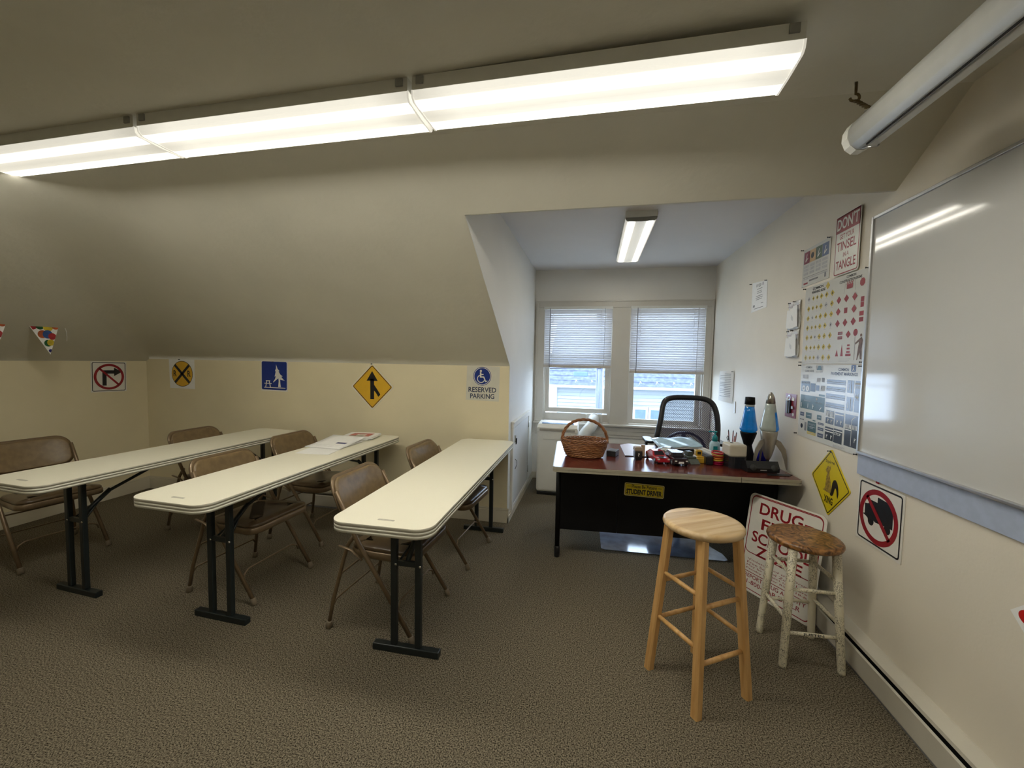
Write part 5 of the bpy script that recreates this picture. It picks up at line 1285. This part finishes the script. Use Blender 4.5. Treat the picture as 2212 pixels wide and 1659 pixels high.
for k, a0 in enumerate((R(-20), R(100), R(215))):
    g = G(); pts = [(.044, .20), (.075, .185), (.105, .14), (.118, .085), (.122, .02), (.122, .003)]; wid = [.028, .030, .028, .022, .014, .008]
    vs_ = []; 
    for (r_, z_), w_ in zip(pts, wid):
        for (dy, dr) in ((-.003, 0), (.003, 0)):
            vs_.append((r_, dy, z_)); vs_.append((r_ - w_ * .9, dy, z_ - w_ * .9 if z_ > .05 else z_))
    fs_ = []
    for i in range(len(pts) - 1):
        a, b = i * 4, (i + 1) * 4
        fs_ += [[a, b, b + 1, a + 1], [a + 2, a + 3, b + 3, b + 2], [a, a + 2, b + 2, b], [a + 1, b + 1, b + 3, a + 3]]
    fs_ += [[0, 1, 3, 2], [len(vs_) - 4, len(vs_) - 2, len(vs_) - 1, len(vs_) - 3]]
    sc = 1.0 if k else 0.93
    g.add(vs_, fs_, M_ralu, Matrix.Rotation(a0, 4, 'Z') @ Matrix.Diagonal((sc, 1, 1, 1)))
    g.build('fin', t)
# soap bottle
t = thing('pump_bottle', 'hand lotion pump bottle with a teal pump behind the ring toy', 'bottle', (0.925, 3.30, DZ), R(5))
mt = mat('teal_plastic', (.01, .25, .28), .25, var=.05)
G().lathe([(.0, .001), (.036, .001), (.038, .01), (.038, .085), (.030, .10), (.018, .108), (.0, .108)], mat('bottle_clear', (.42, .60, .68), .15, var=.05), 24, sy=.65).build('bottle_body', t)
G().box(-.018, .012, -.0262, -.0245, .035, .07, mt).build('label', t)
G().lathe([(.020, .105), (.020, .135), (.012, .150), (.006, .152), (.006, .175), (.0, .175)], mt, 20).build('pump_collar', t)
G().box(-.045, .014, -.008, .008, .172, .182, mt, bev=.003).build('nozzle', t)
# pencil cup with pencils
t = thing('pencil_cup', 'dark pencil cup holding pencils and a pair of scissors', 'cup', (1.035, 3.26, DZ))
G().lathe([(.0, .001), (.034, .001), (.034, .10), (.031, .10), (.031, .006), (.0, .006)], M_blackpl, 20).build('cup_body', t)
for (x, y, dx, dy, h_, c_, lab) in ((-.018, .0, -.012, .0, .205, (.10, .015, .01), 'dark red pencil leaning leftmost in the pencil cup'), (.004, .01, .002, .0, .20, (.25, .02, .01), 'red pencil standing in the middle of the pencil cup'), (.016, -.01, .006, .0, .19, (.22, .03, .01), 'red pencil at the right of the pencil cup'), (.0, -.015, .01, .0, .165, (.35, .08, .03), 'short red pen in the pencil cup')):
    g = G(); g.tube([(x * .6, y, .008), (x + dx, y + dy, h_ - .012)], .0036, mat('pencil_%s' % (h_), c_, .4, var=.1), 6); g.tube([(x + dx, y + dy, h_ - .012), (x + dx * 1.05, y + dy, h_)], [.0036, .0012], M_ink, 6)
    tag(g.build('pencil', loc=(1.035, 3.26, DZ)), lab, 'pencil', 'pencils in the cup')
g = G(); sc_ = G()
g.tube([(-.036, -.01, .125), (-.042, -.01, .145), (-.038, -.01, .16), (-.03, -.01, .15), (-.03, -.01, .13)], .003, M_blackpl, 6, closed=True); g.tube([(-.022, -.008, .01), (-.034, -.01, .128)], .003, M_alu, 6)
tag(g.build('scissors', loc=(1.035, 3.26, DZ)), 'black-handled scissors at the left side of the pencil cup', 'scissors')
# folders & books in the middle
t = thing('plastic_folder', 'light blue plastic folder of papers resting tilted on the desk', 'folder', (0.67, 3.43, DZ + .012), R(8))
g = G()
def ff(u, v): return ((u - .5) * .33, (v - .5) * .25, .022 + .028 * v + .018 * u + .004 * math.sin(13 * u + 5 * v)), (-.05, -.1, 1)
sheet(16, 10, ff, .003, g, mat('folder_blue', (.40, .56, .66), .15, var=.1, vscale=18)); g.build('cover', t)
g = G()
def ff2(u, v): return ((u - .5) * .31, (v - .5) * .24, .012 + .024 * v + .014 * u), (0, -.1, 1)
sheet(6, 6, ff2, .010, g, M_paper); g.build('sheets', t)
tag(G().box(-.10, .10, -.08, .08, 0, .018, M_blackpl, bev=.004).build('black_notebook', loc=(.70, 3.42, DZ + .0005), rot=(0, 0, R(8))), 'black notebook under the blue folder', 'notebook')
for i, (x, c_, lab) in enumerate(((.845, (.10, .10, .10), 'dark-covered booklet leaning first in the fan of booklets'), (.868, (.55, .54, .50), 'white booklet second in the fan of booklets'), (.895, (.62, .60, .55), 'white booklet third in the fan of booklets'))):
    g = G(); g.box(-.011, .011, -.10, .10, 0, .036 + .006 * i, mat('booklet_%d' % i, c_, .5, var=.05), bev=.001); g.box(-.009, .009, -.101, -.098, .002, .032 + .006 * i, M_paper)
    tag(g.build('booklet', loc=(x - .028, 3.19 + .012 * i, DZ + .0005), rot=(0, 0, R(14))), lab, 'booklet', 'booklets in a fan')
t = thing('key_bunch', 'bunch of keys and small clips beside the pencil sharpener', 'keys', (.905, 3.08, DZ))
for k in range(4):
    G().tube([(.012 * math.cos(a + k) + k * .004, .012 * math.sin(a + k), .012 + .008 * math.sin(a * 1.0 + k * 2)) for a in [2 * PI * i / 14 for i in range(14)]], .0025, M_alu if k % 2 else M_blackpl, 6, closed=True).build('key_ring' if k == 0 else 'key', t)
g = G(); g.prism([(-.06, -.03), (.05, -.04), (.07, .04), (-.04, .05)], 0, .012, mat('grey_papers', (.45, .5, .52), .4, var=.1))
tag(g.build('paper_pile', loc=(.985, 3.37, DZ + .0005)), 'small pile of greyish papers behind the pump bottle', 'papers')
g = G()
for k in range(3): g.tube([(0.0, 0, .006 + .004 * k), (.05, -.01, .02 - .003 * k), (.10, .0, .006 + .003 * k)], .0018, M_signw, 6)
tag(g.build('cable', loc=(1.03, 3.06, DZ + .0005)), 'thin white cables between the sharpener and the blue cup', 'cable')

# ------------------------------------------------------------------ office chair
oc = thing('office_chair', 'black mesh-back office chair with arms behind the desk', 'office chair', (0.83, 3.98, 0.0045), R(3))
# local: front toward -y (toward the desk); the back is at y=+... photo shows the back's outer side is toward the windows
def bx(s, z):  # outline of the back frame
    return s, z
outl = [(-.245, .62), (-.262, .74), (-.256, .80), (-.232, .92), (-.215, 1.03), (-.185, 1.085), (-.12, 1.108), (0, 1.112), (.12, 1.108), (.19, 1.085), (.228, 1.03), (.248, .92), (.250, .80), (.240, .68), (.20, .56)]
def smooth_path(p, k=3):
    out = []
    for i in range(len(p) - 1):
        p0 = Vector(p[max(0, i - 1)]); p1 = Vector(p[i]); p2 = Vector(p[i + 1]); p3 = Vector(p[min(len(p) - 1, i + 2)])
        for j in range(k):
            t_ = j / k
            out.append(0.5 * ((2 * p1) + (-p0 + p2) * t_ + (2 * p0 - 5 * p1 + 4 * p2 - p3) * t_ ** 2 + (-p0 + 3 * p1 - 3 * p2 + p3) * t_ ** 3))
    out.append(Vector(p[-1])); return out
def yb_(x, z): return -0.16 + 0.20 * (z - 0.75) ** 2 * 2 + 0.30 * x * x * -1.0
outl3 = [(x, yb_(x, z), z) for x, z in outl]
sp_ = smooth_path(outl3)
G().tube(sp_, .024, M_blackpl, 10).build('back_frame', oc)
g = G(); rows = 16; cols2 = 14
zs_ = [0.60 + (1.10 - 0.60) * i / rows for i in range(rows + 1)]
def halfw(z):
    best = []
    for a, b in zip(sp_[:-1], sp_[1:]):
        if (a.z - z) * (b.z - z) <= 0 and abs(a.z - b.z) > 1e-6:
            f_ = (z - a.z) / (b.z - a.z); best.append(a.x + (b.x - a.x) * f_)
    return (min(best), max(best)) if len(best) > 1 else (-.2, .2)
vs_ = []
for z_ in zs_:
    a, b = halfw(z_)
    for j in range(cols2 + 1):
        x = a + (b - a) * j / cols2; vs_.append((x, yb_(x, z_), z_))
g.add(vs_, [[i * (cols2 + 1) + j, i * (cols2 + 1) + j + 1, (i + 1) * (cols2 + 1) + j + 1, (i + 1) * (cols2 + 1) + j] for i in range(rows) for j in range(cols2)], M_mesh, None, True)
g.build('mesh_back', oc)
g = G(); g.tube(smooth_path([(-.20, -.09, .60), (-.15, -.075, .72), (-.07, -.07, .775), (.0, -.068, .785), (.07, -.07, .775), (.15, -.075, .72), (.20, -.09, .60)]), .030, M_blackpl, 8, flat=(1, .4)); g.build('lumbar_support', oc)
g = G(); g.tube([(.0, -.05, .78), (0, .0, .60), (0, .02, .46)], .022, M_blackpl, 8); g.build('back_spine', oc)
g = G(); g.box(-.235, .235, -.235 - .30, .0 - .0, .43, .50, M_blackpl, bev=.03, seg=3)
oc_seat = g.build('seat_cushion', oc); oc_seat.location = (0, .27 - .0, 0); oc_seat.location = (0, 0.29, 0)
for sx in (-1, 1):
    x0 = sx * .315
    G().tube([(sx * .22, .06, .45), (sx * .30, .06, .47), (x0, .05, .56), (x0, .02, .69)], .014, M_blackpl, 8).build('arm_support', oc)
    g = G(); g.prism(rr(.075, .235, .035, x0, -.06, 8), .69, .715, M_blackpl, None, True); g.build('armrest', oc)
G().tube([(0, .03, .10), (0, .03, .43)], .026, M_blackpl, 14).build('gas_lift', oc)
for k in range(5):
    a = 2 * PI * k / 5 + .3; ex_ = Vector((math.cos(a), math.sin(a), 0))
    G().tube([Vector((0, .03, .12)), Vector((0, .03, .085)) + ex_ * .29], [.024, .014], M_blackpl, 8).build('base_spoke', oc)
    M_ = Matrix.Translation(Vector((0, .03, .029)) + ex_ * .29) @ Matrix.Rotation(a, 4, 'Z') @ Matrix.Rotation(PI / 2, 4, 'X')
    G().lathe([(0, -.018), (.024, -.018), (.026, -.012), (.026, .012), (.024, .018), (0, .018)], M_blackpl, 16, M_).build('caster', oc)

# ------------------------------------------------------------------ portable air conditioner
M_ac = mat('ac_plastic', (.80, .78, .70), .4, var=.015, vscale=8)
ac = thing('portable_air_conditioner', 'off-white portable air conditioner standing in the alcove corner', 'air conditioner', (-.355, 4.20, 0))
def ac_box(w_, d_, z0, z1, b): return G().box(-w_ / 2, w_ / 2, 0.0, d_, z0, z1, M_ac, bev=b, seg=4)
ac_box(.43, .33, .035, .70, .03).build('body', ac)
g = G(); pz_ = [(-.005, .68), (-.008, .725), (.035, .758), (.30, .762), (.335, .72), (.335, .68)]
n = len(pz_); 
pv = []
for sx, sc in ((-.215, .0), (-.205, 1), (.205, 1), (.215, 0)):
    for y, z_ in pz_: pv.append((sx, y, .68 + (z_ - .68) * (1 if sc else .75)))
g.add(pv, [[i * n + k, i * n + (k + 1) % n, (i + 1) * n + (k + 1) % n, (i + 1) * n + k] for i in range(3) for k in range(n)] + [list(range(n)), list(range(3 * n, 4 * n))], M_ac); top_ = g.build('top_cover', ac)
G().box(-.17, .17, .05, .12, .759, .764, mat('ac_display', (.20, .35, .62), .1, var=.1), bev=.002).build('control_panel', ac)
G().box(-.185, .185, -.012, .0, .69, .715, mat('ac_vent', (.38, .35, .29), .5, var=.1), bev=.004).build('air_outlet', ac)
G().box(-.15, .15, -.006, .004, .60, .675, M_ac, bev=.004).build('front_panel', ac)
G().box(-.205, .205, .01, .32, .0, .036, M_blackpl, bev=.006).build('base', ac)
g = G(); Mf = Matrix(((1, 0, 0, .06), (0, 0, -1, -.001), (0, 1, 0, .43), (0, 0, 0, 1)))
mg = mat('leaf_green', (.01, .20, .06), .4, var=.1)
g.ring(circ(.034, 0, 0, 28), circ(.022, 0, 0, 28), .0006, mg, Mf); g.flat([(-.012, -.014), (.002, -.016), (.014, .0), (.010, .016), (-.004, .012), (-.012, .0)], .0008, mg, Mf)
for k in range(3): g.flat(rect(-.035, .035 - k * .012, -.050 - k * .010, -.047 - k * .010), .0006, M_grey, Mf)
g.flat([(-.004, -.335), (.004, -.335), (.001, -.350), (-.003, -.350)], .0006, M_ink, Mf); g.build('logo_decal', ac)
hs = thing('exhaust_hose', 'ribbed white exhaust hose from the air conditioner to the window panel', 'hose', (0, 0, 0))
path = smooth_path([(-.13, 4.605, .50), (-.10, 4.61, .57), (-.06, 4.63, .63), (-.01, 4.67, .685), (.015, 4.74, .735), (.02, 4.80, .755)], 9)
rad = [(.066 if i % 2 else .060) for i in range(len(path))]
G().tube(path, rad, M_white, 24).build('ribbed_hose', hs)
g = G(); g.prism(rr(.19, .092, .02), .0, .02, M_white, Matrix(((1, 0, 0, .022), (0, 0, -1, 4.835), (0, 1, 0, .765), (0, 0, 0, 1)))); g.build('window_adapter', hs)
G().lathe([(.052, 0), (.058, .006), (.058, .03), (.052, .034)], M_white, 24, Matrix(((1, 0, 0, .022), (0, 0, -1, 4.82), (0, 1, 0, .765), (0, 0, 0, 1)))).build('collar', hs)

# ------------------------------------------------------------------ papers on the middle table
TT = .7402
g = G(); g.prism([(-2.05, 2.455), (-1.80, 2.475), (-1.83, 2.70), (-2.08, 2.69)], TT, TT + .0015, M_paper)
tag(g.build('loose_sheet'), 'blank white sheet nearest the table end on the middle table', 'paper')
t = thing('document_folder', 'white folder with a blue title strip lying on the middle table', 'folder', (-1.965, 2.80, TT + .002), R(-2))
g = G()
def fd(u, v): return ((u - .5) * .30, (v - .5) * .33, .004 + .032 * v ** 1.5), (0, -.1, 1)
sheet(4, 12, fd, .003, g, M_paper); cv = g.build('cover', t)
G().box(.02, .105, -.035, -.005, .0155, .0175, mat('title_blue', (.01, .02, .14), .4, var=.2, vscale=80), M=Matrix.Rotation(R(4), 4, 'X')).build('title_strip', t)
G().box(-.14, .14, -.10, .14, .0, .012, M_paper, bev=.001).build('inner_sheets', t)
for i, (lab, sz, c_, dz) in enumerate((('bottom magazine of the stack on the middle table', (.21, .27), M_paper, 0.0), ('thick magazine with a red and white cover topmost on the middle table', (.205, .265), M_paper, .010))):
    t = thing('magazine', lab, 'magazine', (-1.925 - .03 * (i == 0), 3.085 + .012 * (i == 0), TT + .0005 + dz), R(-88 + 5 * i), 'magazines on the middle table')
    G().box(-sz[0] / 2, sz[0] / 2, -sz[1] / 2, sz[1] / 2, 0, .0095 if i == 0 else .018, M_paper, bev=.001).build('pages', t)
    if i:
        g = G(); zz = .0184; mr = mat('cover_red', (.42, .035, .03), .3, var=.3, vscale=25)
        g.flat(rect(-.06, .075, -.085, .095), zz, mr); g.flat(rect(-.01, .05, -.03, .05), zz + .0003, mat('cover_white', (.7, .66, .62), .3, var=.1)); g.flat(rect(.045, .085, -.07, .05), zz + .0005, mat('cover_green', (.08, .12, .07), .3, var=.2, vscale=40)); g.build('cover_print', t)

# ------------------------------------------------------------------ outside
M_siding = mat('vinyl_siding', (.22, .24, .25), .6, var=.02, vscale=2)
hx0, hx1, hy = -1.34, 9.0, 14.0
hs_ = thing('neighbor_house', 'pale sided house with a slate roof seen through the alcove windows', 'house', (hx0, hy, -5.6))
g = G(); n = 52; zt = 6.22; st = zt / n
for i in range(n): g.add([(0, 0, i * st), (hx1 - hx0, 0, i * st), (hx1 - hx0, .035, (i + 1) * st - .012), (0, .035, (i + 1) * st - .012)], [[0, 1, 2, 3]], M_siding)
g.box(.02, hx1 - hx0, .045, 7, 0, zt, M_siding); g.box(-.02, .12, -.03, .03, 0, zt, mat('corner_board', (.34, .35, .35), .5, var=.02)); g.build('wall', hs_)
M_slate = mat('slate_roof', (.035, .045, .075), .7, col2=(.075, .09, .13), vscale=9)
g = G(); rs_ = 16
for i in range(rs_):
    y0 = -.35 + i * .26; z0 = zt + .02 + i * .16
    g.add([(-.25, y0, z0), (hx1 - hx0, y0, z0), (hx1 - hx0, y0 + .28, z0 + .150), (-.25, y0 + .28, z0 + .150), (-.25, y0, z0 - .03), (hx1 - hx0, y0, z0 - .03)], [[0, 1, 2, 3], [4, 5, 1, 0]], M_slate)
g.build('roof', hs_)
g = G(); g.box(-.25, hx1 - hx0, -.45, -.34, zt - .06, zt + .02, mat('gutter_white', (.36, .37, .38), .4, var=.02), bev=.02); g.build('gutter', hs_)
for k in range(14):
    g = G(); x = .75 + k * .52; g.tube([(x, -.22, zt + .09), (x + .02, -.24, zt + .20), (x + .06, -.26, zt + .14)], .010, mat('guard_white', (.5, .5, .5), .4), 6); g.build('snow_guard', hs_)
for (wx, ww) in ((1.40, .34), (1.90, .34), (3.3, .34), (5.2, .4)):
    g = G(); x = wx - hx0; g.box(x - .07, x + ww + .07, -.05, .03, 4.50, 5.56, mat('house_trim', (.34, .36, .36), .5)); wf = g.build('window', hs_)
    g = G(); g.box(x, x + ww, -.065, -.045, 4.58, 5.47, mat('house_glass', (.04, .075, .11), .1, var=.2, vscale=3)); g.build('pane', wf)
up_ = thing('utility_pole', 'grey wooden utility pole in front of the house outside the left window', 'utility pole', (0.20, 11.0, -5.6))
G().tube([(0, 0, 0), (-.02, 0, 5.0), (-.09, 0, 9.5)], [.115, .095, .085], wood('pole_wood', (.045, .055, .085), (.085, .10, .14), 2), 14).build('pole', up_)
G().tube([(.10, -.02, 0), (.085, -.02, 5.0), (.0, -.02, 9.0)], .018, M_lgrey, 8).build('conduit', up_)
wr = [((-5, 10.8, .90), (.1, 10.888, 1.28), (6, 10.8, 1.0), 'slack overhead cable crossing in front of the house roof, lowest one'), ((-5, 10.8, 1.15), (.1, 10.888, 1.38), (6, 10.8, 1.30), 'overhead cable just above the lowest cable')]
for a, b, c_, lab in wr:
    g = G(); g.tube(smooth_path([a, b, c_], 10), .018, M_ink, 6); tag(g.build('overhead_cable'), lab, 'cable', 'cables on the utility pole')
g = G(); g.box(-.20, .18, -.07, .07, -.10, .03, mat('splice_box', (.05, .09, .16), .5, var=.1), bev=.03); tag(g.build('cable_box', loc=(-.32, 10.80, 1.14)), 'dark oblong cable box hanging from the overhead cables left of the pole', 'cable box')
struct(G().box(-40, 40, 5.2, 60, -5.7, -5.6, mat('ground_outside', (.25, .26, .25), .9, var=.2, vscale=.5)).build('ground'))
